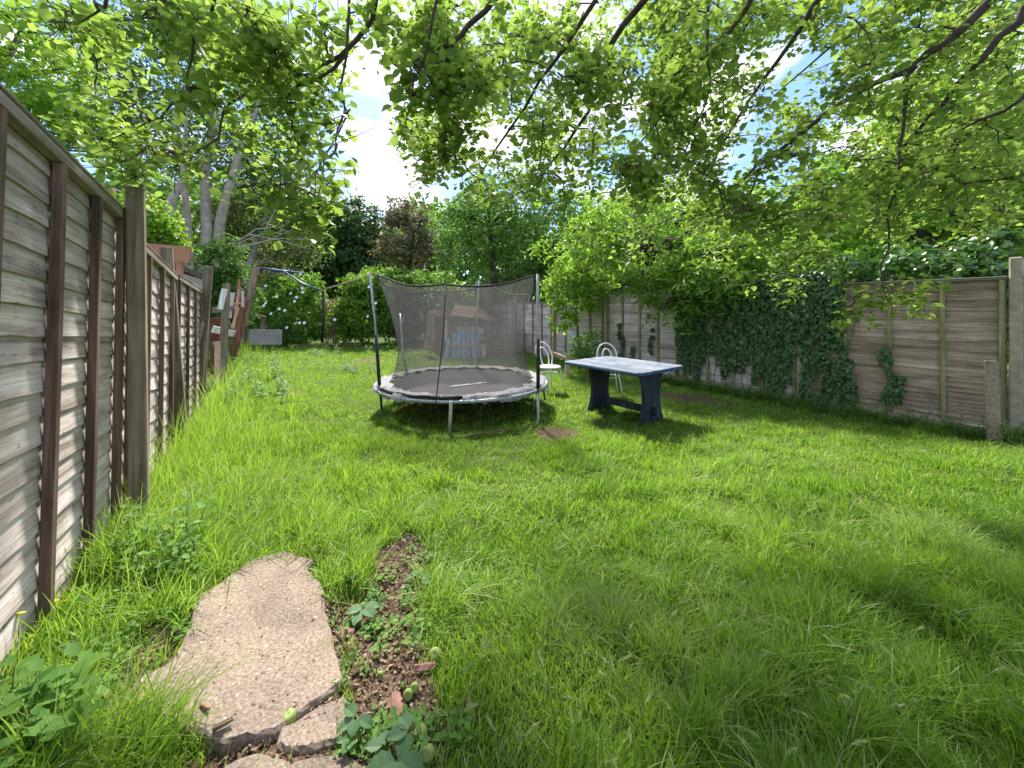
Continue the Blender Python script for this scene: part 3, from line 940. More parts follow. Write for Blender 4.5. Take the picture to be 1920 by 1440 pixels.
# springs
b = MB()
for i in range(48):
    a = 2 * math.pi * i / 48
    d = Vector((math.cos(a), math.sin(a), 0))
    b.tube([TC + d * .975 + Vector((0, 0, TZ - .012)), TC + d * 1.185 + Vector((0, 0, TZ - .03))], .006, 5)
s_ = b.world('spring', M_steel, tr)
# torn pad: strips with lifted torn edges
def pad(a0, a1, name='pad'):
    b = MB()
    n = max(4, int((a1 - a0) / .03))
    rows = []
    rp_ = random.Random(int(a0 * 100))
    for i in range(n + 1):
        a = a0 + (a1 - a0) * i / n
        ri = .995 + .03 * math.sin(a * 17) + rp_.uniform(-.02, .02)
        ro = 1.218 + .012 * math.sin(a * 11) + rp_.uniform(-.008, .008)
        row = []
        for kx in range(6):
            u = kx / 5
            r_ = ri + (ro - ri) * u
            z = TZ + .012 + .009 * math.sin(a * 23 + kx * 1.7) + rp_.uniform(-.006, .007) + (.008 * math.sin(math.pi * u))
            if kx == 5:
                z = TZ - .045 + rp_.uniform(-.03, .015)
            row.append(len(b.v))
            b.v.append(tuple(TC + Vector((r_ * math.cos(a), r_ * math.sin(a), z))))
        rows.append(row)
    for i in range(n):
        for k_ in range(5):
            b.f.append((rows[i][k_], rows[i][k_ + 1], rows[i + 1][k_ + 1], rows[i + 1][k_])); b.sm.append(True)
    return b.world(name, M_pad, tr)
for a0, a1 in ((-1.45, -.55), (-.53, .6), (.62, 1.9), (1.92, 2.95), (2.98, 3.75)):
    pad(a0, a1)
b = MB()   # the bare strip at the front where the cover has slipped
pts = [TC + Vector((1.17 * math.cos(a), 1.17 * math.sin(a), TZ + .012 + .006 * math.sin(a * 20))) for a in np.linspace(3.78, 4.8, 24)]
b.tube(pts, .02, 6)
b.world('torn_edge', M_strap, tr)
b = pad(3.78, 4.45)
# poles
def pole(pts, name='pole', m=M_steel, r=.0165, sleeve=None):
    o = MB().tube(pts, r, 8).world(name, m, tr)
    if sleeve:
        MB().tube(sleeve, r + .006, 8).world('sleeve', M_dark_foam, o)
    return o
Lt, Lb = P(693, 512, 5.0), P(714, 745, 4.98)
pole([Lt, P(703, 600, 5.0), Lb], sleeve=[P(705, 628, 4.99), P(712, 728, 4.98)])
pole([Lb + Vector((0, 0, .02)), P(716, 790, 4.98)], 'leg')
Rt, Rb = P(1008, 514, 4.6), P(1009, 738, 4.6)
pole([Rt, Rb], sleeve=[P(1009, 636, 4.6), P(1009, 728, 4.6)])
pole([Rb, P(1009, 785, 4.6), P(1006, 797, 4.58), P(995, 800, 4.55), P(940, 806, 4.5)], 'leg', M_steel)
Bt, Bb = P(898, 526, 6.75), P(889, 690, 6.72)
pole([Bt, P(893, 620, 6.73), Bb + Vector((0, 0, -.45))])
Ft, Fb = P(836, 534, 4.35), P(818, 748, 4.25)
MB().tube([Ft, P(830, 640, 4.22), Fb, P(817, 782, 4.25)], .0065, 6).world('net_strap', M_strap, tr)
pole([P(846, 752, 4.28), P(842, 818, 4.27)], 'leg', M_green_steel, .021)
pole([TC + Vector((-.15, 1.2, TZ)), TC + Vector((-.15, 1.2, 0))], 'leg', M_steel, .019)
pole([TC + Vector((1.1, .55, TZ)), TC + Vector((1.1, .55, 0))], 'leg', M_steel, .019)
pole([TC + Vector((-1.1, .5, TZ)), TC + Vector((-1.1, .5, 0))], 'leg', M_steel, .019)
b = MB().tube([P(750, 588, 5.6), P(752, 615, 5.5), P(755, 660, 5.3), P(764, 705, 5.1)], .013, 8).world('bent_rod', M_steel, tr)
for (px, y0, y1, d) in [(902, 752, 786, 4.4), (943, 750, 768, 4.6), (998, 745, 764, 4.9), (1019, 732, 750, 4.9), (741, 742, 758, 5.2), (766, 745, 760, 4.8), (713, 738, 770, 4.95), (898, 750, 778, 5.2)]:
    MB().bar(P(px, y0, d), P(px + random.uniform(-3, 3), y1, d), .022, .004, up=(0, -1, 0)).world('strap', M_strap, tr)
MB().tube([P(768, 752, 4.7), P(740, 772, 4.6)], .008, 5).world('stick', M_tan_w, tr)
# net
m, t, b_ = mat('grey_safety_net')
b_.inputs['Base Color'].default_value = (0.085, 0.083, 0.085, 1)
b_.inputs['Roughness'].default_value = .8
tp = t.nodes.new('ShaderNodeBsdfTransparent')
tl = t.nodes.new('ShaderNodeBsdfTranslucent'); tl.inputs[0].default_value = (0.13, 0.125, 0.128, 1)
m1 = t.nodes.new('ShaderNodeMixShader'); m1.inputs[0].default_value = .4
m2 = t.nodes.new('ShaderNodeMixShader')
t.links.new(b_.outputs[0], m1.inputs[1]); t.links.new(tl.outputs[0], m1.inputs[2])
lw = noise(t, t.nodes.new('ShaderNodeTexCoord').outputs['Object'], 2.2, 3, .5)
fr_ = ramp(t, lw, [(.3, (.36, .36, .36)), (.7, (.50, .50, .50))])
t.links.new(fr_, m2.inputs[0])
t.links.new(tp.outputs[0], m2.inputs[1]); t.links.new(m1.outputs[0], m2.inputs[2])
t.links.new(m2.outputs[0], t.nodes['Material Output'].inputs[0])
M_net = m
corner = [P(708, 516, 5.0), P(830, 534, 4.4), P(1004, 517, 4.62), P(990, 553, 5.9), P(916, 533, 6.6), P(800, 545, 6.5), P(735, 536, 5.9)]
angs = [math.atan2(c.y - TC.y, c.x - TC.x) for c in corner]
order = sorted(range(7), key=lambda i: angs[i])
ca = [angs[i] for i in order]; cp = [corner[i] for i in order]
n, rows_ = 84, 14
V = []
for i in range(n):
    a = -math.pi + 2 * math.pi * i / n
    k = next((j for j in range(7) if ca[j] > a), 7)
    j0, j1 = (k - 1) % 7, k % 7
    a0, a1 = ca[j0], ca[j1]
    if a1 <= a0:
        a1 += 2 * math.pi
    aa = a if a >= a0 else a + 2 * math.pi
    f_ = (aa - a0) / (a1 - a0)
    top = cp[j0].lerp(cp[j1], f_)
    top.z -= .07 * math.sin(math.pi * f_)
    bot = TC + Vector((.99 * math.cos(a), .99 * math.sin(a), TZ + .01))
    for r_ in range(rows_ + 1):
        u = r_ / rows_
        p = bot.lerp(top, u)
        inn = 1 - .13 * math.sin(math.pi * u ** .85)
        p.x = TC.x + (p.x - TC.x) * inn + .012 * math.sin(a * 9 + u * 5)
        p.y = TC.y + (p.y - TC.y) * inn + .012 * math.cos(a * 7 + u * 4)
        V.append(p)
b = MB()
b.v = [tuple(p) for p in V]
R1 = rows_ + 1
for i in range(n):
    for r_ in range(rows_):
        i2 = (i + 1) % n
        b.f.append((i * R1 + r_, i2 * R1 + r_, i2 * R1 + r_ + 1, i * R1 + r_ + 1)); b.sm.append(True)
net = b.world('safety_net', M_net, tr)
topl = [V[i * R1 + rows_] + Vector((0, 0, .004)) for i in range(n)]
MB().tube(topl, .011, 6, closed=True).world('top_hem', M_strap, net)
MB().tube([Lt, corner[0]], .008, 5).world('strap', M_tan_w, tr)
tag(MB().tube([G(858, 822, .02), G(905, 812, .035), G(950, 806, .03), G(1000, 800, .02)], [.008, .012, .011, .008], 6).tube([G(900, 813, .03), G(901, 813, .1)], .005, 5).tube([G(938, 808, .03), G(940, 815, .07)], .005, 5).world('fallen_branch', M_twig),
    'thin bare branch lying on the grass at the front of the trampoline', 'branch')

# ------------------------------------------------------------------ table
tb = tag(empty('garden_table', (1.45, 5.08, 0), R(127.5)), 'rectangular table with worn blue and white top on navy slab legs', 'table')
Mt = W[tb.name]
TH = .70
b = MB()
hl, hw, c_ = .615, .49, .05
b.prism([(-hl + c_, 0), (hl - c_, 0), (hl, .0), (hl, .0)], 0, 0) if False else None
poly = [(-hl + c_, -hw), (hl - c_, -hw), (hl, -hw + c_), (hl, hw - c_), (hl - c_, hw), (-hl + c_, hw), (-hl, hw - c_), (-hl, -hw + c_)]
def slabz(poly, z0, z1):
    b = MB(); n = len(poly)
    b.v = [(x, y, z0) for x, y in poly] + [(x, y, z1) for x, y in poly]
    b.f = [tuple(reversed(range(n))), tuple(range(n, 2 * n))] + [(i, (i + 1) % n, n + (i + 1) % n, n + i) for i in range(n)]
    b.sm = [False] * len(b.f)
    return b
top = slabz(poly, TH - .035, TH - .006).build('table_top', M_blue_edge, tb, Mt, bevel=.004)
slabz([(x * .985, y * .98) for x, y in poly], TH - .0055, TH + .001).build('top_surface', M_tabletop, top, Mt)
pr = [(.235, 0), (.225, .06), (.19, .16), (.165, .27), (.165, .38), (.19, .5), (.215, .58), (.22, TH - .037)]
prof = pr + [(-x, z) for x, z in reversed(pr)]
for x0, x1 in ((-.46, -.41), (.34, .39)):
    bb = MB().prism([(y, z) for y, z in prof], x0, x1)
    bb.v = [(y, x, z) for x, y, z in bb.v]
    bb.f = [tuple(reversed(f)) for f in bb.f]
    bb.build('leg', M_navy, tb, Mt, bevel=.003)
MB().box(-.405, .335, -.03, .03, .13, .21).build('stretcher', M_navy, tb, Mt, bevel=.003)
MB().box(-.54, -.465, -.028, .028, .12, .22).build('tenon', M_navy, tb, Mt, bevel=.006)
MB().box(-.4, .33, -.05, .0, TH - .09, TH - .037).build('under_rail', M_navy, tb, Mt)
MB().box(.32, .335, -.12, .04, TH - .22, TH - .095).build('bracket', M_navy, tb, Mt)

# ------------------------------------------------------------------ chairs
def chair(loc, rz, label):
    t_ = tag(empty('bistro_chair', loc, rz), label, 'chair', 'white bentwood style metal chairs')
    Mc = W[t_.name]
    SH = .42
    MB().lathe([(.0, SH - .02), (.175, SH - .02), (.187, SH - .01), (.187, SH + .008), (.17, SH + .016), (0.001, SH + .012)], 24).build('seat', M_white_metal, t_, Mc)
    # legs
    for sx, sy in ((1, 1), (1, -1), (-1, 1), (-1, -1)):
        MB().tube([(sx * .12, sy * .12, SH - .02), (sx * .15, sy * .15, .2), (sx * .19, sy * .185, 0)], .011, 8).build('leg', M_white_metal, t_, Mc)
    MB().tube([(.155 * math.cos(a), .155 * math.sin(a), SH - .11) for a in np.linspace(0, 2 * math.pi, 24, endpoint=False)], .007, 6, closed=True).build('leg_ring', M_white_metal, t_, Mc)
    def arch(w_, h_, nm):
        pts = []
        for s in np.linspace(0, 1, 21):
            a = math.pi * s
            if s < .0:
                pass
            y = w_ * math.cos(a)
            z = SH + (h_ * (math.sin(a) ** .55 if math.sin(a) > 0 else 0))
            wy = y * (1 + .18 * math.sin(a) ** .5 if 0 < s < 1 else .8)
            pts.append((-.165 - .10 * (z - SH) / .4 + .06 * (abs(y) / w_) ** 2, wy, z))
        MB().tube(pts, .011, 8).build(nm, M_white_metal, t_, Mc)
    arch(.155, .40, 'back_frame')
    arch(.075, .31, 'back_loop')
    return t_
p = G(1028, 724)
chair(Vector((.64, 6.5, g(.64, 6.5))), R(-58), 'white round seated metal chair facing right beside the trampoline')
chair(Vector((1.58, 6.25, g(1.58, 6.25))), R(-92), 'white metal chair mostly hidden behind the blue table')

# small stake and board by the fence
sk = tag(empty('edging_rail', P(1060, 700, 8.2)), 'low tan wooden rail on a stub post between chair and table', 'rail')
MB().bar(P(1038, 662, 8.8), P(1062, 672, 8.2), .05, .06).world('rail', M_tan_w, sk)
MB().bar(P(1064, 663, 8.1), P(1064, 712, 8.1), .09, .09, up=(0, 1, 0)).world('stub_post', M_post_c, sk)
tag(MB().bar(P(1093, 668, 8.6), P(1106, 688, 8.6), .1, .12).world('timber_offcut', M_dkwood), 'short dark timber lying below the sapling by the right fence', 'timber')

# ------------------------------------------------------------------ trees
def blob(px, py, d, rx, ry, rd=None):
    """ellipsoid of crown given by how it looks from the lawn"""
    c = P(px, py, d)
    a, b_ = rx / F * d, ry / F * d
    return (np.array(c), np.array([a, rd if rd else a * .8, b_]))

def tree(name, label, cat, base, blobs, n, size, m, bark, trunk_r=.12, group=None, tmpl=LEAF4, trunks=None, clump=.35, cn=34, droop=0.0, up=.45, branches=22, shell=.55, extra=None):
    base = Vector(base)
    root = tag(empty(name, base), label, cat, group)
    vol = np.array([r_[0] * r_[2] + r_[0] * r_[1] for _, r_ in blobs])
    vol = vol / vol.sum()
    P_, N_, T_ = [], [], []
    cl = []
    ncl = max(1, n // cn)
    for (c, r_), wgt in zip(blobs, vol):
        k = max(1, int(round(ncl * wgt)))
        d = rng.normal(size=(k, 3)); d /= np.linalg.norm(d, axis=1, keepdims=True)
        rad = shell + (1 - shell) * rng.random(k) ** .7
        rad *= .78 + .44 * vnoise(d[:, 0] * 3 + c[0], d[:, 2] * 3 + d[:, 1] * 2, 1, 4)
        cc = c + d * r_ * rad[:, None]
        cl.append((cc, d, np.full(k, 1.0)))
    CC = np.concatenate([x[0] for x in cl]); DD = np.concatenate([x[1] for x in cl])
    CC = CC[CC[:, 2] > .15] if False else CC
    k = len(CC)
    per = rng.integers(int(cn * .5), int(cn * 1.5) + 1, k)
    idx = np.repeat(np.arange(k), per)
    off = rng.normal(size=(len(idx), 3))
    off /= np.linalg.norm(off, axis=1, keepdims=True)
    off *= (rng.random((len(idx), 1)) ** .5) * clump * np.repeat(rng.uniform(.6, 1.35, k), per)[:, None]
    off[:, 2] *= .6
    off[:, 2] -= droop * np.linalg.norm(off[:, :2], axis=1)
    pos = CC[idx] + off
    keep = pos[:, 2] > .05
    N = off / clump * .5 + DD[idx] * .35 + rng.normal(size=off.shape) * .5
    N[:, 2] += up
    tint = np.clip(np.repeat(rng.normal(.5, .16, k), per) + rng.normal(0, .16, len(idx)), 0, 1)
    sz = size * rng.uniform(.6, 1.3, len(idx))
    scatter('crown', m, tmpl, pos[keep], N[keep], rng.uniform(0, 6.28, len(idx))[keep], sz[keep], tint[keep], root)
    # trunk and limbs
    b = MB()
    if trunks is None:
        c0_ = blobs[0][0]
        mid = Vector((base.x * .6 + c0_[0] * .4, base.y * .6 + c0_[1] * .4, base.z + (c0_[2] - base.z) * .55))
        trunks = [[(base - Vector((0, 0, .2)), trunk_r), (mid, trunk_r * .75), (Vector(c0_), trunk_r * .4)]]
    nodes = []
    for tk in trunks:
        b.tube([p for p, _ in tk], [r_ for _, r_ in tk], 8)
        for i in range(len(tk) - 1):
            for s_ in (0.3, .65, 1.0):
                if i == 0 and s_ < 1:
                    continue
                nodes.append((tk[i][0].lerp(tk[i + 1][0], s_), tk[i][1] * (1 - s_) + tk[i + 1][1] * s_))
    b.world('trunk', bark, root)
    b = MB()
    pick = rng.choice(k, min(k, branches), replace=False)
    for j in pick:
        tgt = Vector(CC[j])
        nd = min(nodes, key=lambda q_: (q_[0] - tgt).length + (1.5 if q_[0].z > tgt.z else 0))
        a = nd[0]
        md = a.lerp(tgt, .5) + Vector((random.uniform(-.2, .2), random.uniform(-.2, .2), .12 * (tgt - a).length))
        r0 = min(nd[1] * .55, .05)
        b.tube([a, md, tgt], [r0, r0 * .6, r0 * .25], 5)
    if extra:
        for pts, r0 in extra:
            b.tube(pts, [r0 * (1 - .8 * i / (len(pts) - 1)) for i in range(len(pts))], 6)
    b.world('branches', bark, root)['kind'] = 'stuff'
    return root

ash_tr = [
    [(P(372, 640, 16), .28), (P(388, 430, 16), .2), (P(384, 330, 16), .16), (P(398, 240, 16), .12), (P(392, 110, 16), .06)],
    [(P(402, 640, 16.2), .26), (P(412, 420, 16.2), .2), (P(424, 370, 16), .16), (P(448, 290, 16), .12), (P(480, 215, 16), .08), (P(500, 90, 16), .04)],
    [(P(360, 640, 15.6), .2), (P(352, 430, 15.6), .14), (P(346, 350, 15.6), .11), (P(338, 290, 15.6), .08), (P(330, 200, 15.6), .04)],
    [(P(318, 640, 15), .2), (P(322, 375, 15), .16), (P(345, 335, 15), .11), (P(343, 300, 15), .08), (P(352, 200, 15), .03)],
    [(P(262, 640, 14.6), .16), (P(268, 360, 14.6), .12), (P(262, 310, 14.6), .09), (P(250, 200, 14.6), .04)],
]
tree('ash_tree', 'tall many stemmed tree with pale bare trunks behind the left fence', 'tree', P(380, 640, 16),
     [blob(390, 60, 16, 150, 100), blob(510, 180, 17, 95, 130), blob(260, 90, 15, 130, 110), blob(300, 250, 15.5, 110, 80), blob(430, 280, 18, 110, 110), blob(150, 180, 15, 100, 120), blob(520, 320, 18, 80, 60), blob(360, 430, 18, 90, 60)],
     26000, .24, F_ash, M_palebark, trunks=ash_tr, clump=.75, cn=26, branches=60, tmpl=LEAFLONG, shell=.2)
tree('lime_tree', 'bright yellow green tree at the top left above the nearest fence panel', 'tree', (-10.5, 6.5, 0),
     [blob(40, 60, 8, 150, 90), blob(120, 200, 8.3, 90, 70), blob(20, 190, 7.6, 70, 70), blob(165, 265, 8.4, 60, 45), blob(-120, 160, 7.5, 120, 160)],
     9000, .11, F_bright, M_bark, clump=.35, cn=30, shell=.3)
tree('elder_bush', 'yellow green leafy bush rising over the second left fence panel', 'bush', (-6.6, 6.9, 0),
     [blob(285, 430, 7.6, 45, 48), blob(320, 450, 7.8, 30, 30), blob(265, 400, 7.5, 35, 30)], 3200, .09, F_bright, M_twig, .05, clump=.22)
tree('leafy_bush', 'mid green bush between the shed and the leaning pickets', 'bush', (-7.2, 9.6, 0),
     [blob(418, 500, 9.8, 42, 50), blob(400, 560, 9.9, 50, 60), blob(440, 560, 10.5, 40, 60)], 6000, .10, F_hazel, M_twig, .05, clump=.26)
arch_px = [[(412, 478), (450, 455), (500, 435), (545, 440), (585, 455)], [(412, 480), (470, 460), (520, 447), (575, 450)], [(440, 458), (480, 430), (520, 425), (560, 445)], [(430, 466), (500, 452), (560, 425)], [(490, 450), (505, 415), (520, 385)], [(420, 462), (470, 440), (530, 452), (590, 470)]]
tree('olive_green_tree', 'olive green tree with bare arching grey branches left of the darkest tree', 'tree', P(440, 640, 17),
     [blob(500, 400, 18, 80, 55), blob(560, 450, 18, 65, 60), blob(470, 500, 19, 80, 45), blob(440, 420, 19, 50, 55)],
     12000, .15, F_olive, M_palebark, .18, clump=.55, shell=.35, extra=[([P(x, y, 16.2) for x, y in l_], .05) for l_ in arch_px])
tree('oak_tree', 'darkest green round crowned tree under the gap of sky', 'tree', P(660, 640, 25),
     [blob(665, 430, 25, 72, 62), blob(620, 440, 25, 60, 70), blob(700, 460, 24, 55, 45), blob(600, 500, 23, 90, 50), blob(690, 505, 24, 80, 40)],
     16000, .26, F_dark, M_bark, .3, clump=.7, shell=.45)
tree('copper_plum_tree', 'thin reddish brown leaved tree behind the trampoline left pole', 'tree', P(760, 640, 19),
     [blob(775, 440, 19, 50, 65), blob(745, 405, 19, 26, 32), blob(810, 480, 19, 45, 45), blob(740, 470, 18, 40, 30)],
     6500, .17, F_copper, M_bark, .15, clump=.45, shell=.3)
tree('hazel_tree', 'dense blue green tree behind the trampoline right pole', 'tree', P(930, 640, 14),
     [blob(920, 425, 14, 95, 90), blob(850, 430, 14.5, 50, 60), blob(985, 470, 14, 80, 75), blob(870, 480, 14, 60, 55), blob(960, 370, 15, 90, 55), blob(1040, 430, 14, 75, 70)],
     17000, .12, F_hazel, M_bark, .16, clump=.42, shell=.4)
tree('mound_bush', 'low bright green bush behind the top edge of the net', 'bush', P(780, 640, 15.5),
     [blob(740, 525, 15.6, 60, 28), blob(790, 540, 15.5, 70, 32), blob(830, 560, 15.4, 60, 40)], 6000, .13, F_bind, M_twig, .05, clump=.35)
tree('shade_bush', 'dark green hedge bush behind the playhouse', 'bush', P(880, 650, 14.2),
     [blob(770, 600, 15, 60, 50), blob(860, 580, 14.5, 80, 50), blob(950, 570, 13.5, 70, 60)], 8000, .12, F_olive, M_twig, .06, clump=.35)
tree('overhanging_cherry_tree', 'leafy tree with long bright leaves drooping over the middle of the right fence', 'tree', (4.4, 9.2, 0),
     [blob(1220, 480, 7.6, 150, 70, .9), blob(1120, 470, 9, 110, 75, 1), blob(1340, 480, 6.8, 120, 70, .8), blob(1450, 460, 6.6, 110, 80, .8), blob(1270, 560, 7.0, 75, 42, .5), blob(1340, 540, 6.7, 90, 38, .5), blob(1190, 420, 8.5, 130, 60, 1), blob(1080, 530, 9, 60, 42, .6), blob(1440, 515, 6.3, 90, 30, .4)],
     17000, .125, F_cherry, M_bark, .14, tmpl=LEAFLONG, clump=.28, droop=.5, shell=.35, branches=60, up=.3)
tree('sycamore_tree', 'bright broad leaved tree filling the upper right behind the fence', 'tree', (8.0, 7.2, 0),
     [blob(1700, 300, 8.5, 190, 120, 1.2), blob(1850, 350, 7.2, 170, 120, 1.2), blob(1560, 400, 8.5, 120, 85, 1), blob(1800, 180, 8, 190, 100, 1.2), blob(1880, 240, 7.5, 150, 150, 1.2), blob(1700, 440, 7.6, 160, 60, .8), blob(1980, 400, 6.5, 160, 200, 1.2)],
     17000, .14, F_maple, M_bark, .2, clump=.34, shell=.4, branches=50)
tree('laurel_hedge', 'glossy dark laurel foliage just over the nearest right fence panel', 'hedge', (6.6, 5.6, 0),
     [blob(1780, 505, 5.8, 150, 34, .5), blob(1650, 500, 6.4, 90, 34, .5), blob(1900, 480, 5.6, 90, 50, .6), (np.array((6.4, 5.4, 1.2)), np.array((1.0, .5, .9)))],
     5500, .11, F_laurel, M_bark, .07, clump=.24, branches=20)
tree('far_green_tree', 'pale green tree behind the overhanging branches in the centre right', 'tree', P(1250, 640, 13),
     [blob(1250, 400, 13, 140, 60), blob(1400, 410, 12, 120, 60), blob(1130, 400, 14, 100, 55), blob(1500, 450, 11, 100, 60)],
     11000, .15, F_bright, M_bark, .18, clump=.5, shell=.35)
tree('hawthorn_tree', 'mid green tree closing the view over the far right fence', 'tree', (3.5, 15, 0),
     [blob(1080, 500, 15, 110, 60), blob(1010, 520, 15, 70, 60), blob(1200, 520, 13.5, 130, 60), blob(1350, 520, 11.5, 130, 60), blob(1500, 530, 9.5, 120, 60)],
     10000, .17, F_dark, M_bark, .16, clump=.55)
# sapling against the right fence
tree('sapling', 'thin sapling growing against the right fence behind the table', 'sapling', P(1086, 690, 8.7),
     [blob(1075, 570, 8.7, 38, 32, .3), blob(1100, 555, 8.7, 40, 28, .3), blob(1060, 600, 8.6, 32, 24, .25), blob(1050, 560, 8.8, 32, 26, .3), blob(1085, 520, 8.8, 60, 30, .4)],
     1900, .085, F_bright, M_twig, .02, trunks=[[(P(1088, 700, 8.7), .02), (P(1084, 620, 8.7), .016), (P(1078, 560, 8.7), .009)]], clump=.16, cn=16, branches=26)
tree('rose_bush', 'low dark leaved shrub at the foot of the sapling', 'shrub', P(1098, 690, 8.5),
     [blob(1098, 650, 8.5, 26, 32, .3), blob(1082, 668, 8.4, 24, 18, .3), blob(1112, 640, 8.6, 16, 20, .2)], 1300, .06, F_hazel, M_twig, .015, clump=.14, cn=16)

# distant trees that read as one mass
k = 26000
a = rng.uniform(-1.35, 1.35, k)
rad = rng.uniform(29, 36, k)
zt = 6.5 + 2.6 * vnoise(a * 9, a * 0, 1, 2) + 1.2 * vnoise(a * 30, a * 0, 1, 3)
zz = rng.random(k) ** .8 * zt
pos = np.stack([rad * np.sin(a), rad * np.cos(a), zz], 1)
N = np.stack([-np.sin(a), -np.cos(a), np.full(k, .6)], 1) + rng.normal(size=(k, 3)) * .5
tag(scatter('distant_woodland', F_hazel, LEAF4, pos, N, rng.uniform(0, 6.28, k), rng.uniform(.45, .95, k), np.clip(vnoise(a * 40, zz, 1, 8) * .7 + rng.normal(.1, .15, k), 0, 1)),
    'mass of distant green trees beyond the gardens', 'trees', kind='stuff')

# ------------------------------------------------------------------ bindweed mounds
def flower_mesh():
    b = MB()
    b.lathe([(.004, 0), (.008, .02), (.035, .035), (.04, .036)], 8)
    return b.mesh('flower', M_white_petal)
FM = flower_mesh()
def mound(name, label, base, blobs, n, fl):
    root = tree(name, label, 'climber', base, blobs, n, .13, F_bind, M_twig, .05, clump=.3, cn=30, shell=.75, branches=16, up=.2)
    for (px, py, d) in fl:
        p = P(px, py, d)
        M = Matrix.Translation(p) @ Vector((random.uniform(-.4, .4), -1, .4)).to_track_quat('Z', 'Y').to_matrix().to_4x4() @ Matrix.Scale(1.35, 4)
        place(bpy.data.objects.new('flower', FM), root, M)
mound('bindweed_mound', 'left mound of bindweed dotted with white flowers at the far lawn end', P(545, 640, 14.3),
      [blob(545, 590, 14.3, 52, 56, .9), blob(550, 545, 14.3, 42, 30, .7), blob(500, 570, 14.4, 36, 44, .7), blob(585, 580, 14.4, 24, 60, .6), blob(545, 625, 14.2, 55, 30, .8)], 9000,
      [(x, y, 13.35) for x, y in [(567, 541), (568, 549), (547, 551), (557, 558), (554, 566), (520, 557), (500, 569), (496, 574), (524, 580), (535, 583), (565, 515), (539, 615), (563, 606), (571, 606), (510, 589), (500, 537)]])
mound('bindweed_mound', 'right mound of bindweed left of the trampoline pole', P(675, 640, 14.6),
      [blob(690, 580, 14.6, 52, 62, .9), blob(665, 590, 14.6, 36, 50, .7), blob(640, 610, 14.4, 26, 36, .6), blob(715, 560, 14.9, 40, 44, .8), blob(690, 535, 14.6, 40, 24, .7)], 9000,
      [(x, y, 13.6) for x, y in [(705, 569), (691, 594), (693, 539), (628, 600)]])
tree('dry_bramble', 'tangle of dry straw coloured stems between the two bindweed mounds', 'bramble', P(625, 645, 14.2),
     [blob(622, 600, 14.4, 24, 36, .5), blob(632, 575, 14.6, 22, 24, .5), blob(500, 520, 14.5, 30, 14, .4)], 1600, .12, F_copper, M_tan_w, .03, clump=.25, cn=14, tmpl=LEAFLONG,
     extra=[([P(600 + random.uniform(0, 40), 645, 14.2), P(610 + random.uniform(-10, 30), 590, 14.3), P(600 + random.uniform(-5, 55), 560, 14.3)], .02) for _ in range(12)])

# ------------------------------------------------------------------ ivy on the right fence
fd = np.array([-.538, .843, 0]); fn = np.array([-.843, -.538, 0])
A0 = np.array([5.31, 4.04, 0])
def ivy_mask(s_, z):
    m_ = np.zeros(len(s_), bool)
    edge = 1.9 + .10 * vnoise(s_, s_ * 0, .2, 1)
    # main curtain
    lo = .08 + .8 * np.clip(vnoise(s_, s_ * 0, .16, 7) - .42, 0, 1) + .15 * vnoise(s_, s_ * 0, .05, 8)
    body = (s_ > 1.98) & (s_ < 3.95) & (z > lo) & (z < edge)
    topm = (s_ > 1.42) & (s_ < 2.2) & (z > 1.05 + .45 * vnoise(s_, s_ * 0, .1, 9) - .55 * (s_ - 1.42) / .78) & (z < edge - .25 * np.clip(1.75 - s_, 0, 1))
    st = np.zeros(len(s_), bool); sparse = vnoise(s_, z, .05, 33) > .45
    for c, w_, z0, z1 in ((1.62, .06, .1, 1.2), (1.47, .07, .05, 1.35), (1.36, .05, .12, .75), (.97, .045, .3, .95), (.93, .07, .25, .6), (1.86, .09, .1, 1.1), (5.3, .05, .2, 1.1), (4.5, .035, .5, 1.3), (5.0, .04, .2, .6)):
        cc = c + .04 * np.sin(z * 9 + c * 20)
        st |= (np.abs(s_ - cc) < w_ * (.5 + vnoise(z, z * 0 + c * 9, .1, 2))) & (z > z0) & (z < z1)
    hole = (vnoise(s_ * 1.6, z * .7, .17, 12) > .80) & (z < 1.45)
    hole |= (np.abs(s_ - 3.3) < .07) & (np.abs(z - 1.25) < .22)
    hole |= (np.abs(s_ - 2.62) < .035) & (z > .25) & (z < .95)
    hole |= (np.abs(s_ - 3.62) < .03) & (z > .1) & (z < .85)
    hole |= (np.abs(s_ - 1.97) < .06) & (z < .72)
    return ((body | topm) & ~hole) | ((st & ((s_ < 4) | sparse)) if True else st) & (np.abs(s_ - 1.97) > .05)
    return ((body | topm) & ~hole) | (st & ~(np.abs(s_ - 1.97) < .05))
k = 60000
s_ = rng.uniform(.8, 5.5, k); z = rng.uniform(.02, 2.02, k)
kp = ivy_mask(s_, z) & (rng.random(k) < .62)
s_, z = s_[kp], z[kp]
k = len(s_)
thick = .05 + .16 * np.clip((z - .9), 0, 1) * (vnoise(s_, z, .3, 5)) + .03 * vnoise(s_, z, .08, 6)
pos = A0 + fd * s_[:, None] + fn * (rng.uniform(.05, 1, k) * thick + .03)[:, None]
pos[:, 2] = z
N = np.tile(fn, (k, 1)) + rng.normal(size=(k, 3)) * .38
N[:, 2] += .35
iv = tag(empty('ivy', Vector(A0 + fd * 2.9)), 'dark green ivy curtain hanging over the second panel of the right fence', 'ivy')
phi = rng.normal(math.pi, .6, k)
scatter('ivy_leaves', F_ivy, IVY, pos, N, phi, rng.uniform(.035, .07, k), np.clip(rng.normal(.4, .25, k), 0, 1), iv)
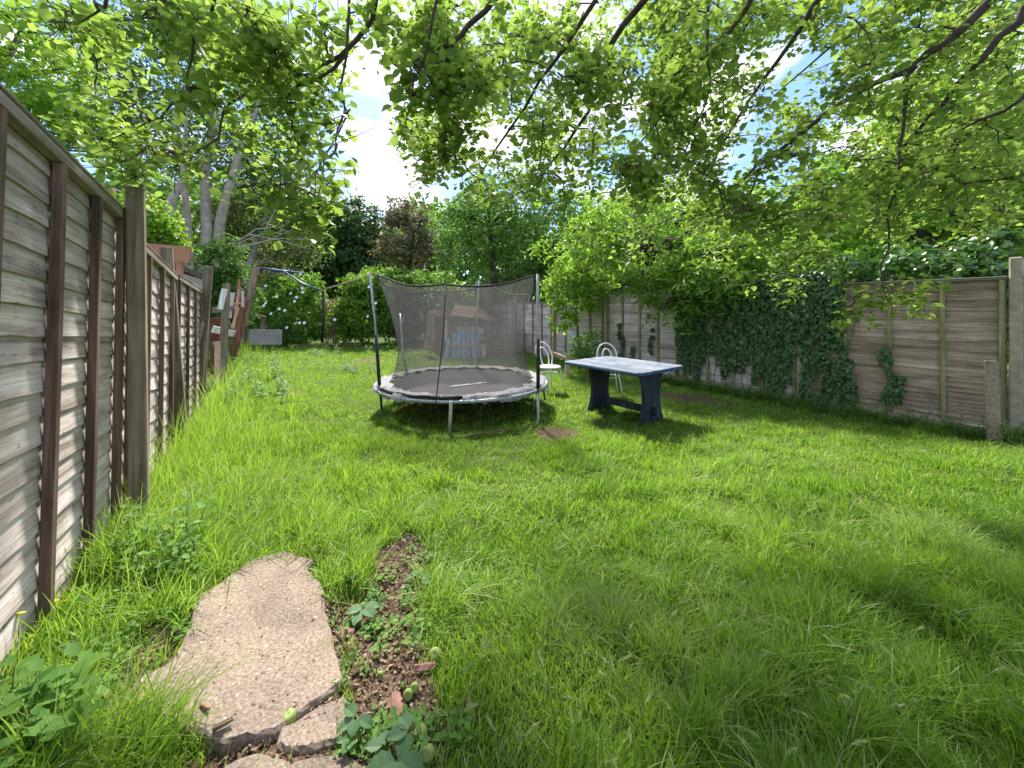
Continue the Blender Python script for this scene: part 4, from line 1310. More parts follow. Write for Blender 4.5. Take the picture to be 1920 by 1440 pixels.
for c in list(np.linspace(2.05, 3.9, 14)) + [1.62, 1.47, 1.36, .96, 1.86, 5.3]:
    pts = []
    zt = 1.7 if c > 1.9 else 1.2 if c > 1.2 else .9
    for u in np.linspace(0, 1, 7):
        q_ = A0 + fd * (c + .05 * math.sin(u * 9 + c * 20)) + fn * .03
        pts.append((q_[0], q_[1], .02 + u * zt))
    MB().tube(pts, .005, 4).world('stem', M_twig, iv)

# ------------------------------------------------------------------ apple tree overhead
def inside_gap(px, py):
    """no leaves where the photograph shows open sky left of centre"""
    return (655 < px < 735 and 120 < py < 400) or (690 < px < 740 and 60 < py < 330) or (600 < px < 900 and 330 < py < 420 and px > 640)
def to_px(p):
    return 960 + p[0] / p[1] * F, HOR - (p[2] - EYE) / p[1] * F

at_ = tag(empty('apple_tree', (3.3, -1.2, .3)), 'apple tree whose leafy branches with green fruit hang across the top of the view', 'tree')
crotch = Vector((3.0, -.9, 2.7))
MB().tube([(3.3, -1.2, .1), (3.2, -1.1, 1.2), tuple(crotch)], [.17, .14, .13], 12).world('trunk', M_bark, at_)
limbs = [
    ([(1885, -30, 2.55), (1770, 82, 2.7), (1705, 128, 2.85), (1640, 160, 2.95), (1540, 215, 3.15), (1460, 280, 3.3), (1390, 342, 3.5), (1310, 392, 3.7), (1262, 410, 3.85)], .042, .006),
    ([(1705, 128, 2.85), (1702, 200, 2.85), (1692, 280, 2.85), (1672, 370, 2.85), (1664, 430, 2.9), (1655, 500, 2.9), (1660, 560, 2.92)], .02, .004),
    ([(1960, -20, 2.3), (1905, 40, 2.4), (1838, 112, 2.5), (1790, 168, 2.65), (1740, 215, 2.8), (1700, 270, 2.95), (1640, 330, 3.1)], .035, .006),
    ([(1225, -30, 2.3), (1190, 20, 2.45), (1152, 75, 2.6), (1140, 130, 2.75), (1105, 210, 3.0), (1060, 280, 3.25), (1020, 330, 3.4), (950, 375, 3.6)], .033, .005),
    ([(1130, -20, 2.4), (1060, 90, 2.6), (1010, 155, 2.8), (960, 240, 3.0), (900, 330, 3.2), (850, 380, 3.3)], .022, .004),
    ([(955, -30, 1.9), (905, 25, 2.0), (865, 62, 2.05), (825, 97, 2.1)], .022, .012),
    ([(712, -30, 1.85), (690, 40, 1.95), (645, 105, 2.1), (600, 130, 2.2), (560, 142, 2.25), (480, 150, 2.3), (400, 155, 2.35), (352, 128, 2.4)], .02, .004),
    ([(650, 100, 2.1), (600, 150, 2.15), (540, 182, 2.2), (462, 200, 2.3)], .014, .004),
    ([(360, 165, 2.0), (320, 200, 2.0), (280, 232, 2.05), (205, 262, 2.1)], .009, .003),
    ([(410, 258, 2.0), (350, 285, 2.0), (300, 298, 2.0), (250, 325, 2.05)], .008, .003),
    ([(480, 150, 2.3), (430, 200, 2.15), (410, 258, 2.0)], .009, .006),
    ([(400, 155, 2.35), (380, 160, 2.1), (360, 165, 2.0)], .009, .007),
    ([(410, -30, 1.8), (395, 20, 1.85), (360, 55, 1.9), (365, 110, 1.95), (352, 180, 2.0)], .012, .004),
    ([(220, -30, 1.6), (200, 10, 1.65), (190, 30, 1.7), (90, 40, 1.8)], .01, .004),
    ([(655, -20, 1.9), (655, 60, 1.9), (640, 150, 1.95), (648, 210, 2.0), (610, 300, 2.1), (595, 370, 2.1)], .011, .003),
    ([(1420, -30, 2.5), (1370, 60, 2.7), (1300, 130, 2.9), (1230, 230, 3.1), (1160, 320, 3.4)], .025, .004),
    ([(1560, -30, 2.4), (1500, 60, 2.6), (1430, 150, 2.8), (1360, 260, 3.1), (1290, 330, 3.4)], .025, .004),
    ([(1780, -30, 2.9), (1650, 30, 3.1), (1560, 90, 3.4), (1450, 180, 3.7)], .025, .005),
    ([(1330, -30, 2.2), (1325, 60, 2.3), (1330, 150, 2.4), (1300, 240, 2.5)], .014, .004),
    ([(1945, 150, 2.3), (1880, 210, 2.4), (1800, 240, 2.6), (1740, 330, 2.7), (1680, 410, 2.9)], .016, .004),
    ([(1290, 395, 3.7), (1240, 420, 3.9), (1180, 430, 4.1)], .008, .003),
    ([(825, -20, 1.7), (800, 60, 1.75), (770, 150, 1.9), (760, 230, 2.0)], .01, .003),
    ([(1060, 280, 3.25), (1075, 340, 3.3), (1050, 420, 3.3)], .009, .003),
]
nodes = []
for pts, r0, r1 in limbs:
    r0 *= .74
    b = MB()
    w_pts = [P(*p) for p in pts]
    # smooth and gnarl
    sm = []
    for i in range(len(w_pts) - 1):
        for s__ in (0, .5):
            q_ = w_pts[i].lerp(w_pts[i + 1], s__)
            if s__ or i:
                q_ = q_ + Vector([random.uniform(-1, 1) * .022 for _ in range(3)])
            sm.append(q_)
    sm.append(w_pts[-1])
    if pts[0][1] < 0 or pts[0][0] > 1930:      # carries on to the trunk
        s0 = sm[0]
        side = s0.lerp(crotch, .5) + Vector((0, 0, .55))
        sm = [crotch, side] + sm
        rs_ = [max(r0 * 1.6, .03), r0 * 1.1] + list(np.linspace(r0, r1, len(sm) - 2))
    else:
        rs_ = list(np.linspace(r0, r1, len(sm)))
    b.tube(sm, rs_, 8)
    b.world('branch', M_bark, at_)
    for i, p in enumerate(sm[2 if len(rs_) > len(w_pts) * 2 else 0:]):
        if p.y > .8:
            nodes.append((np.array(p), .5 * r0))
# targets for leafy twigs
def region(n, x0, x1, y0, y1, d0, d1, f=None):
    out_ = []
    while len(out_) < n:
        x, y = random.uniform(x0, x1), random.uniform(y0, y1)
        if inside_gap(x, y) or (f and not f(x, y)):
            continue
        out_.append((x, y, random.uniform(d0, d1)))
    return out_
lowL = lambda x, y: y < np.interp(x, [60, 130, 200, 280, 330, 420, 520, 600, 650, 700], [60, 170, 300, 330, 300, 270, 300, 330, 360, 260])
lowM = lambda x, y: y < np.interp(x, [735, 780, 850, 950, 1050, 1200, 1300], [340, 390, 400, 380, 400, 380, 400])
lowR = lambda x, y: y < np.interp(x, [1200, 1300, 1400, 1600, 1700, 1920], [390, 420, 440, 440, 430, 420])
tg = region(28, 120, 700, 0, 340, 1.8, 2.5, lowL) + region(20, 380, 700, 0, 330, 2.0, 2.8, lowL) + region(10, 100, 520, -10, 60, 1.7, 2.2)
tg += region(112, 735, 1300, -10, 400, 2.2, 3.8, lowM) + region(18, 760, 960, 0, 200, 1.8, 2.4)
tg += region(235, 1180, 1930, -10, 440, 2.4, 4.0, lowR) + region(105, 880, 1930, -20, 340, 3.8, 5.2) + region(14, 1250, 1900, -120, 20, 2.4, 3.6)
tg += [(1590, 590, 2.95), (1600, 560, 2.95), (1700, 555, 2.95), (1730, 560, 2.95), (1660, 548, 2.93), (1480, 545, 3.4), (590, 415, 2.1), (575, 400, 2.1), (600, 395, 2.1), (480, 348, 2.1), (520, 350, 2.15), (560, 355, 2.1), (250, 330, 2.03), (215, 300, 2.05), (330, 300, 2.0), (290, 290, 2.0), (140, 262, 2.1), (170, 258, 2.1),
       (1500, 500, 3.4), (1420, 520, 3.5), (1560, 480, 3.3), (1350, 470, 3.8), (1110, 450, 3.4), (1180, 455, 3.9), (1780, 470, 3.2)]
rem = [np.array(P(*t__)) for t__ in tg]
twig = MB()
leafP, leafN, leafT, fruits = [], [], [], []
NP = np.array([n_[0] for n_ in nodes])
while rem:
    RM = np.array(rem)
    D = np.linalg.norm(RM[:, None] - NP[None], axis=2)
    # connecting upwards or sideways is preferred: twigs droop
    D = D + .5 * np.clip(RM[:, None, 2] - NP[None, :, 2], 0, 1)
    i, j = np.unravel_index(np.argmin(D), D.shape)
    tgt, src = RM[i], NP[j]
    rem.pop(i)
    l_ = np.linalg.norm(tgt - src)
    if l_ < .03:
        tgt = tgt + rng.normal(size=3) * .08
        l_ = np.linalg.norm(tgt - src)
    if l_ > 1.3:
        src = tgt + (src - tgt) / l_ * .9
    perp = rng.normal(size=3) * .07 * l_
    pts = [src + (tgt - src) * u + perp * math.sin(math.pi * u) + np.array([0, 0, .10 * l_ * math.sin(math.pi * u)]) + rng.normal(size=3) * .008 for u in np.linspace(0, 1, 6)]
    twig.tube(pts, list(np.linspace(.0075, .003, 6)), 4)
    NP = np.vstack([NP, pts[2:]])
    tips = [(pts[-1], tgt - src)]
    for _ in range(7):
        a = pts[random.randint(2, 5)]
        dr = rng.normal(size=3); dr[2] -= .35; dr /= np.linalg.norm(dr)
        e_ = a + dr * random.uniform(.09, .24)
        twig.tube([a, (a + e_) / 2 + rng.normal(size=3) * .012, e_], [.0028, .0022, .0015], 3)
        tips.append((e_, dr))
        tips.append(((a + e_) / 2, dr))
    for e_, dr in tips:
        nl = random.randint(3, 5)
        for _ in range(nl):
            o_ = rng.normal(size=3) * .04
            leafP.append(e_ + o_)
            nn = rng.normal(size=3) * .55 + np.array([0, 0, 1.0])
            leafN.append(nn)
    if random.random() < .3:
        fruits.append(tips[random.randrange(len(tips))][0] + np.array([0, 0, -.03]))
twig.world('twigs', M_bark, at_)['kind'] = 'stuff'
leafP = np.array(leafP); leafN = np.array(leafN)
px = 960 + leafP[:, 0] / leafP[:, 1] * F
py = HOR - (leafP[:, 2] - EYE) / leafP[:, 1] * F
keep = (leafP[:, 1] > 1.15) & ~((px > 668) & (px < 728) & (py > 140) & (py < 400))
leafP, leafN, px, py = leafP[keep], leafN[keep], px[keep], py[keep]
nL = len(leafP)
lsz = rng.uniform(.03, .078, nL)
phiL = rng.uniform(0, 6.28, nL)
tintL = np.clip(rng.normal(.45, .27, nL), 0, 1)
vis = (px > 0) & (px < 1920) & (py > 0)
score = np.where(vis, lsz / leafP[:, 1], 0)
big = np.argsort(-score)[:300]
mask = np.ones(nL, bool); mask[big] = False
scatter('leaves', F_apple, LEAFBIG, leafP[mask], leafN[mask], phiL[mask], lsz[mask], tintL[mask], at_)
tv, tf_ = LEAFBIG
lm = []
for v_ in range(4):
    V = tv.copy()
    V[:, 2] += rng.normal(size=7) * .03
    V[:, 0] *= (.95, 1.1, 1.0, 1.15)[v_]
    me = np_mesh('leaf', F_apple1, V, tf_)
    lm.append(me)
Bs = bases(leafN[big], phiL[big])
for n_, i in enumerate(big):
    M = Matrix([[*(Bs[n_][r_] * lsz[i]), leafP[i][r_]] for r_ in range(3)] + [[0, 0, 0, 1]])
    place(bpy.data.objects.new('leaf', lm[n_ % 4]), at_, M)
am = MB().lathe([(.001, -.0125), (.010, -.0125), (.016, -.006), (.0175, .002), (.0145, .010), (.008, .0135), (.002, .011)], 10).mesh('apple', M_applegreen)
for f_ in fruits[:70]:
    place(bpy.data.objects.new('apple', am), at_, Matrix.Translation(Vector(f_)) @ Matrix.Scale(random.uniform(.8, 1.3), 4))

# ------------------------------------------------------------------ grass
slab_pix = [[(535, 1033), (592, 1047), (605, 1095), (612, 1135), (634, 1222), (645, 1270), (583, 1314), (513, 1365), (419, 1390), (320, 1354), (247, 1310), (255, 1270), (324, 1237), (353, 1175), (360, 1117), (419, 1088), (470, 1051)],
            [(568, 1332), (648, 1303), (667, 1328), (667, 1361), (630, 1390), (550, 1408), (521, 1394)], [(481, 1409), (637, 1404), (690, 1432), (712, 1540), (420, 1540), (385, 1460)]]
slab_poly = [np.array([[*G(x, y, .03)][:2] for x, y in pp]) for pp in slab_pix]
slab_poly = [(q_ - q_.mean(0)) * .95 + q_.mean(0) for q_ in slab_poly]
def in_poly(x, y, poly):
    ins = np.zeros(len(x), bool)
    n = len(poly)
    for i in range(n):
        x0, y0 = poly[i]; x1, y1 = poly[(i + 1) % n]
        c = ((y0 > y) != (y1 > y)) & (x < (x1 - x0) * (y - y0) / (y1 - y0 + 1e-12) + x0)
        ins ^= c
    return ins
def on_slab(x, y):
    r_ = np.zeros(len(x), bool)
    for p_ in slab_poly:
        r_ |= in_poly(x, y, p_)
    return r_

def blades(n, y0, y1, width, segs, hmul=1.0, seed=0, sx=1.45, tall=False):
    rg = np.random.default_rng(100 + seed)
    y = y0 + (y1 - y0) * rg.random(n * 2) ** .9
    x = rg.uniform(-1, 1, n * 2) * (y * sx + .3)
    xl, xr = -.80 - .64 * y, 7.86 - .64 * y
    dlf, drf = (x - xl) * .84, (xr - x) * .84
    ok = (dlf > .02) & (drf > .03) & ~on_slab(x, y)
    bm_ = bare(x, y)
    ok &= rg.random(n * 2) > bm_ * 1.15
    if tall:
        ok &= dlf < rg.random(n * 2) ** 1.3 * 1.7
    else:
        dens = .55 + .6 * vnoise(x, y, .35, 21)
        ok &= rg.random(n * 2) < dens
    x, y, dlf, drf, bm_ = [q_[ok][:n] for q_ in (x, y, dlf, drf, bm_)]
    k = len(x)
    clump_h = .42 + 1.25 * (.35 + vnoise(x, y, .55, 31)) * np.clip(vnoise(x, y, .13, 32) * 1.5 - .25, 0, 1.2) ** 1.3
    near = np.interp(y, [0, 2.0, 3.2, 6, 16], [1.2, 1.1, .8, .62, .7])
    h = (.045 + .075 * rg.random(k) ** 1.5) * clump_h * near * hmul
    h *= 1 + 1.3 * np.exp(-dlf / .35) * (y > 1.6) + .9 * np.exp(-drf / .25)
    if tall:
        h = (.18 + .38 * rg.random(k)) * np.clip(1.25 - dlf / 1.6, .35, 1.2) * (.7 + .5 * vnoise(x, y, .5, 5)) * np.interp(y, [0, 1.2, 2.2, 4], [.22, .35, .75, 1])
    h *= 1 - .6 * bm_
    # matted swirls of grass
    ang = 6.28 * (vnoise(x, y, .5, 41) * 1.3 + vnoise(x, y, .17, 42) * .5) + rg.normal(0, 1.7, k)
    lean = (rg.uniform(.15, 1.0, k) + (rg.random(k) < .25) * .7) * (.55 + .8 * vnoise(x, y, .3, 43))
    if tall:
        lean = rg.uniform(.1, .55, k)
    dx, dy = np.cos(ang), np.sin(ang)
    wa = rg.uniform(0, 3.14, k)
    wx, wy = np.cos(wa), np.sin(wa)
    wd = width * rg.uniform(.6, 1.3, k)
    z = gz(x, y)
    lev = np.linspace(0, 1, segs + 1)
    rows = []
    for t_ in lev[:-1]:
        cx = x + dx * lean * h * t_ ** 1.7
        cy = y + dy * lean * h * t_ ** 1.7
        cz = z - .005 + h * (t_ - .33 * lean * t_ ** 2.4)
        ww = wd * (1 - .55 * t_) / 2
        rows.append(np.stack([cx - wx * ww, cy - wy * ww, cz], 1))
        rows.append(np.stack([cx + wx * ww, cy + wy * ww, cz], 1))
    rows.append(np.stack([x + dx * lean * h, y + dy * lean * h, z + h * (1 - .33 * lean)], 1))
    nv = len(rows)
    V = np.stack(rows, 1).reshape(-1, 3)
    tf__ = []
    for i in range(segs - 1):
        a_ = 2 * i
        tf__ += [(a_, a_ + 1, a_ + 3), (a_, a_ + 3, a_ + 2)]
    tf__.append((nv - 3, nv - 2, nv - 1))
    tf__ = np.array(tf__)
    FC = (tf__[None] + (np.arange(k) * nv)[:, None, None]).reshape(-1, 3)
    tint = .10 + .58 * vnoise(x, y, .7, 51) * (.5 + 1.0 * vnoise(x, y, .2, 52)) + rg.normal(0, .15, k)
    dry = rg.random(k) < (.10 * (.3 + 1.4 * vnoise(x, y, .4, 77)) + .12 * bm_)
    tint = np.where(dry, rg.uniform(.75, 1, k), np.clip(tint, 0, .62))
    if tall:
        tint = np.clip(rg.normal(.5, .14, k) + (rg.random(k) < .3) * .35, 0, 1)
    return V, FC, np.repeat(tint, nv)

def join_blades(name, parts, label):
    Vs, Fs, Ts, o = [], [], [], 0
    for V, FC, T in parts:
        Vs.append(V); Fs.append(FC + o); Ts.append(T); o += len(V)
    me = np_mesh(name, F_grass, np.concatenate(Vs), np.concatenate(Fs), np.concatenate(Ts))
    return tag(place(bpy.data.objects.new(name, me)), label, 'grass', kind='stuff')
join_blades('lawn_grass', [blades(80000, .55, 2.3, .0048, 4, 1.0, 1), blades(90000, 2.3, 4.6, .0066, 3, 1.0, 2), blades(85000, 4.6, 8.5, .009, 2, 1.0, 3), blades(75000, 8.5, 15.2, .016, 2, 1.05, 4, sx=1.4)],
            'uncut bright green lawn grass covering the garden')
join_blades('tall_grass', [blades(13000, 1.0, 4.2, .0035, 4, 1, 11, tall=True), blades(13000, 4.2, 12, .007, 3, 1, 12, tall=True)],
            'tall wispy grass growing along the foot of the left fence')

# seed heads of wall barley
hp, hn, hs, htn = [], [], [], []
b = MB()
rr = random.Random(9)
spots = [(905, 1195), (920, 1210), (1070, 1185), (1160, 1240), (1080, 1310), (1140, 1270), (1210, 1320), (1240, 1310), (1180, 1345), (1460, 1225), (1530, 1350), (930, 1370), (960, 1360), (1380, 1360), (1300, 1290), (1130, 1430), (900, 1320), (1180, 1180), (1340, 1180), (1600, 1300), (1650, 1210), (1500, 1090), (1560, 1060), (1720, 1180), (1400, 1130), (1060, 1090), (1000, 1060), (1250, 1050), (1800, 1150), (1860, 1260), (1700, 1320), (860, 1260), (1020, 1250), (1190, 1130)]
spots += [(rr.uniform(870, 1900), rr.uniform(900, 1420)) for _ in range(40)]
for sx_, sy_ in spots:
    q_ = G(sx_, sy_, .12)
    a = rr.uniform(0, 6.28)
    lnv = Vector((math.cos(a), math.sin(a), rr.uniform(-.5, .6))).normalized()
    root_ = Vector((q_.x - lnv.x * .1, q_.y - lnv.y * .1, g(q_.x, q_.y)))
    b.tube([root_, root_.lerp(q_, .6) + Vector((0, 0, .02)), q_], [.0012, .001, .0009], 3)
    L_ = rr.uniform(.028, .05)
    for i in range(16):
        u = i / 15
        hp.append(q_ + lnv * L_ * u)
        hn.append(Vector(rng.normal(size=3)))
        hs.append((lnv, .02 * (1 - .3 * u)))
o_ = b.world('barley_stalks', M_greenstem); tag(o_, 'thin green stalks of barley grass in the near lawn', 'grass', kind='stuff')
hp = np.array(hp); k = len(hp)
V = []
for i in range(k):
    l_, s__ = hs[i]
    side = Vector(hn[i]).cross(l_).normalized()
    p = Vector(hp[i])
    V += [p - side * .0016, p + side * .0016, p + l_ * s__ + side * s__ * .35]
tag(place(bpy.data.objects.new('barley_heads', np_mesh('barley_heads', F_seed, np.array([tuple(v) for v in V]), np.arange(k * 3).reshape(-1, 3), np.repeat(rng.random(k), 3)))),
    'bristly pale seed heads of barley grass in the near lawn', 'grass', kind='stuff')

# leaf litter on the bare soil
k = 60000
y = rng.uniform(.6, 7, k); x = rng.uniform(-2.2, 3.6, k)
y[:34000] = rng.uniform(.6, 2.2, 34000); x[:34000] = rng.uniform(-1.3, 0, 34000)
bb_ = bare(x, y)
kp = (rng.random(k) < bb_ * 1.3) & ~on_slab(x, y)
x, y = x[kp], y[kp]; k = len(x)
N = rng.normal(size=(k, 3)) * .45; N[:, 2] += 1
pos = np.stack([x, y, gz(x, y) + rng.uniform(.002, .012, k)], 1)
tag(scatter('leaf_litter', F_litter, LEAF4, pos, N, rng.uniform(0, 6.28, k), rng.uniform(.004, .018, k) * (1 + (rng.random(k) < .06) * 1.0), rng.random(k)), 'dry brown leaf litter and chips on the bare soil', 'leaf litter', kind='stuff')
# crumbs on the slabs
k = 900
x = rng.uniform(-1.3, 0, k); y = rng.uniform(.6, 2.1, k)
kp = on_slab(x, y)
x, y = x[kp], y[kp]; k = len(x)
N = rng.normal(size=(k, 3)) * .3; N[:, 2] += 1
tag(scatter('crumbs', F_litter, LEAF4, np.stack([x, y, gz(x, y) + .034 + rng.uniform(0, .012, k)], 1), N, rng.uniform(0, 6.28, k), rng.uniform(.003, .012, k), rng.random(k)), 'small dry crumbs and husks lying on the concrete slabs', 'litter', kind='stuff')

# ------------------------------------------------------------------ weeds
def weeds(name, label, spots_, m, tmpl, size, hgt, nl, mstem=None):
    """leafy stems; one uncountable patch"""
    Pn, Nn, Sz = [], [], []
    b = MB()
    for (x, y, s__) in spots_:
        z = g(x, y)
        hh = hgt * s__ * random.uniform(.6, 1.3)
        tipv = Vector((x + random.uniform(-.3, .3) * hh, y + random.uniform(-.3, .3) * hh, z + hh))
        basev = Vector((x, y, z))
        midv = basev.lerp(tipv, .5) + Vector((random.uniform(-.02, .02), random.uniform(-.02, .02), 0))
        b.tube([basev, midv, tipv], [.003, .0022, .0012], 4)
        for i in range(nl):
            u = (i + .6) / nl
            a = i * 2.4 + random.uniform(-.4, .4)
            p = basev.lerp(tipv, u)
            o__ = Vector((math.cos(a), math.sin(a), 0))
            Pn.append(p + o__ * .006)
            # leaf y axis should point outwards: build its frame from normal and spin
            Nn.append((o__, random.uniform(.1, .9)))
            Sz.append(size * s__ * random.uniform(.6, 1.2) * (1.15 - .5 * u))
    tv_, tf__ = tmpl
    V = []
    for p, (o__, up_), s__ in zip(Pn, Nn, Sz):
        yv = (o__ + Vector((0, 0, random.uniform(-.2, .6)))).normalized()
        xv = yv.cross(Vector((0, 0, 1))).normalized()
        zv = xv.cross(yv)
        for t_ in tv_:
            V.append(p + (xv * t_[0] + yv * t_[1] + zv * t_[2]) * s__)
    k_ = len(Pn)
    FC = (tf__[None] + (np.arange(k_) * len(tv_))[:, None, None]).reshape(-1, 3)
    me = np_mesh(name, m, np.array([tuple(v) for v in V]), FC, np.repeat(np.clip(rng.normal(.5, .22, k_), 0, 1), len(tv_)))
    root = tag(empty(name, Vector((spots_[0][0], spots_[0][1], g(spots_[0][0], spots_[0][1])))), label, 'weeds', kind='stuff')
    o1 = bpy.data.objects.new('foliage', me)
    place(o1, root, Matrix.Identity(4))
    o1['kind'] = 'stuff'
    o2 = b.world('stalks', mstem or M_greenstem, root)
    o2['kind'] = 'stuff'
    return root
def gspots(n, x0, x1, y0, y1, s0=.7, s1=1.2):
    r_ = []
    for _ in range(n):
        q_ = G(random.uniform(x0, x1), random.uniform(y0, y1))
        if not on_slab(np.array([q_.x]), np.array([q_.y]))[0]:
            r_.append((q_.x, q_.y, random.uniform(s0, s1)))
    return r_
weeds('nettle_weeds', 'clump of bright leafy weeds at the foot of the second left post', gspots(34, 235, 370, 1010, 1110), F_weed, LEAF4, .055, .20, 12)
weeds('broadleaf_weeds', 'broad leaved weeds in the bottom left corner under the fence', gspots(28, 10, 150, 1330, 1480), F_weed, LEAFBIG, .07, .12, 10)
weeds('fence_foot_weeds', 'scattered low weeds between the left fence and the slabs', gspots(46, 130, 360, 1120, 1330, .5, 1), F_weed, LEAF4, .04, .09, 8)
weeds('slab_edge_weeds', 'sprawling light green weed over the left edge of the largest slab', gspots(10, 345, 385, 1130, 1210, .6, .9), F_weed, LEAF4, .05, .07, 9)
weeds('far_edge_weeds', 'weeds and tall herbs along the far left fence line', gspots(70, 420, 540, 660, 760, .8, 1.3), F_hazel, LEAF4, .08, .26, 12)
weeds('soil_weeds', 'small green weeds sprouting in the soil right of the slabs', gspots(36, 690, 810, 1090, 1240, .5, 1.3) + gspots(22, 740, 840, 1010, 1090, .5, 1.1) + gspots(36, 700, 880, 1340, 1440, .5, 1.3) + gspots(20, 610, 700, 1050, 1330, .4, .9) + gspots(14, 620, 700, 1380, 1440, .5, 1), F_weed, LEAF4, .03, .045, 8)
weeds('fence_base_weeds', 'dark weeds and ivy shoots along the foot of the right fence', [(7.72 - .64 * y_ - random.uniform(.05, .45), y_, random.uniform(.5, 1.1)) for y_ in [random.uniform(3.6, 7.8) for _ in range(260)]], F_hazel, LEAF4, .07, .24, 9)
weeds('lawn_weeds', 'small leafy weed tuft in the lawn left of the trampoline', gspots(24, 640, 672, 690, 702, .7, 1.1) + gspots(14, 690, 712, 690, 700, .5, .9), F_hazel, LEAF4, .07, .16, 9)
weeds('far_lawn_weeds', 'fringe of weeds at the base of the bindweed and playhouse', gspots(120, 540, 990, 645, 668, .7, 1.3), F_bind, LEAF4, .10, .2, 9)

# yellow ragwort flowers on thin stalks near the left fence
yf = []
flm = MB().lathe([(.001, 0), (.011, .004), (.012, .006), (.001, .008)], 7).mesh('flower', M_yellow_petal)
rag = tag(empty('yellow_flowers', G(100, 1200)), 'thin stalks with yellow daisy like flowers against the nearest left panel', 'flowers')
b = MB()
for (px_, py_, d_) in [(25, 1160, 1.22), (38, 1153, 1.22), (92, 1135, 1.38), (102, 1130, 1.4), (120, 1130, 1.4), (118, 1176, 1.36), (120, 1217, 1.3), (62, 1195, 1.25), (325, 990, 2.0), (48, 1305, 1.15)]:
    tip = P(px_, py_, d_)
    bs = Vector((tip.x + .05, tip.y - .03, g(tip.x + .05, tip.y)))
    MB().tube([bs, bs.lerp(tip, .6) + Vector((-.01, 0, .01)), tip], [.0022, .0018, .001], 4).world('stalk', M_greenstem, rag)
    place(bpy.data.objects.new('flower', flm), rag, Matrix.Translation(tip) @ Matrix.Rotation(random.uniform(-.5, .5), 4, 'X'))


# daffodil like strap-leaved tuft right of the slab
tf0 = G(655, 1105)
dt = tag(empty('strap_leaf_tuft', tf0), 'tuft of upright dark green strap leaves beside the top of the slab', 'plant')
for i in range(11):
    a = random.uniform(0, 6.28); l_ = random.uniform(.07, .13); ln = random.uniform(.1, .5)
    b = MB()
    p0 = tf0 + Vector((math.cos(a) * .012, math.sin(a) * .012, 0))
    wv = Vector((-math.sin(a), math.cos(a), 0))
    for u in np.linspace(0, 1, 5):
        c = p0 + Vector((math.cos(a), math.sin(a), 0)) * l_ * ln * u ** 2 + Vector((0, 0, l_ * (u - .25 * u * u)))
        wdt = .006 * (1 - u ** 3) + .0005
        b.v += [tuple(c - wv * wdt), tuple(c + Vector((math.cos(a), math.sin(a), 0)) * -.0015), tuple(c + wv * wdt)]
    for u in range(4):
        for s__ in range(2):
            b.f.append((u * 3 + s__, u * 3 + s__ + 1, u * 3 + s__ + 4, u * 3 + s__ + 3)); b.sm.append(True)
    b.world('leaf', M_greenstem, dt)
MB().tube([tf0, tf0 + Vector((.0, .0, .2)), tf0 + Vector((.003, 0, .26))], [.0016, .0014, .001], 5).world('stalk', M_greenstem, dt)

# brambles: five-toothed leaflets on arching stems
def leaflet():
    ys = np.linspace(0, 1, 9)
    wv_ = .36 * np.sin(math.pi * ys ** .8) ** .8
    v, f = [], []
    for i, (y_, w__) in enumerate(zip(ys, wv_)):
        tooth = .035 if i % 2 else -.0
        w2 = max(w__ + tooth, .0) if 0 < i < 8 else 0
        zz = .09 * w2 / .36
        cr = .02 * (i % 2)
        v += [(-w2, y_, zz + cr), (0, y_ + .02, -.08 * y_ ** 2), (w2, y_, zz + cr)]
    for i in range(8):
        f += [(i * 3, i * 3 + 1, i * 3 + 4, i * 3 + 3), (i * 3 + 1, i * 3 + 2, i * 3 + 5, i * 3 + 4)]
    me = bpy.data.meshes.new('leaflet')
    me.from_pydata(v, [], f)
    me.materials.append(F_br)
    me.update()
    return me
F_br = foliage('bramble_leaf_single', (0.08, 0.16, 0.07), (0.12, 0.21, 0.10), (0.18, 0.27, 0.14), (0.2, 0.35, 0.1), .3, rnd=True)
LLM = leaflet()
def bramble(pix, label, sprays):
    pts = [G(x, y, u) for x, y, u in pix]
    r_ = tag(empty('bramble_shoot', pts[0]), label, 'bramble', 'bramble shoots beside the slabs')
    MB().tube(pts, list(np.linspace(.0028, .0015, len(pts))), 5).world('stem', M_greenstem, r_)
    for (x, y, u, sz, n_, a0) in sprays:
        c = G(x, y, u)
        for i in range(n_):
            a = a0 + (i - (n_ - 1) / 2) * 1.15
            yv = Vector((math.cos(a), math.sin(a), random.uniform(-.25, .1))).normalized()
            xv = yv.cross(Vector((0, 0, 1))).normalized()
            zv = xv.cross(yv)
            M = Matrix([[xv[k_] * sz, yv[k_] * sz, zv[k_] * sz, c[k_] + yv[k_] * .006] for k_ in range(3)] + [[0, 0, 0, 1]])
            place(bpy.data.objects.new('leaflet', LLM), r_, M)
bramble([(625, 1128, .01), (650, 1132, .04), (680, 1140, .04)], 'bramble shoot with grey green leaflets at the slab right edge', [(682, 1140, .05, .062, 4, -1.2)])
bramble([(690, 1140, .02), (750, 1105, .05), (800, 1090, .03)], 'bramble shoot trailing over the upper soil toward the lawn', [(790, 1088, .05, .045, 3, .6), (778, 1082, .04, .045, 2, 2.4)])
bramble([(860, 1340, .01), (805, 1345, .04), (765, 1372, .03)], 'bramble shoot with three large leaflets below the bark piece', [(768, 1370, .05, .055, 3, 3.4)])
bramble([(650, 1340, .01), (672, 1345, .05), (660, 1370, .04)], 'bramble shoot overlapping the small slab corner', [(668, 1345, .05, .045, 4, -2.0), (664, 1378, .04, .04, 2, -2.4)])
bramble([(730, 1450, .01), (745, 1425, .05)], 'bramble shoot at the bottom edge of the soil strip', [(745, 1422, .06, .075, 3, -1.6), (720, 1400, .04, .045, 2, 2.5)])

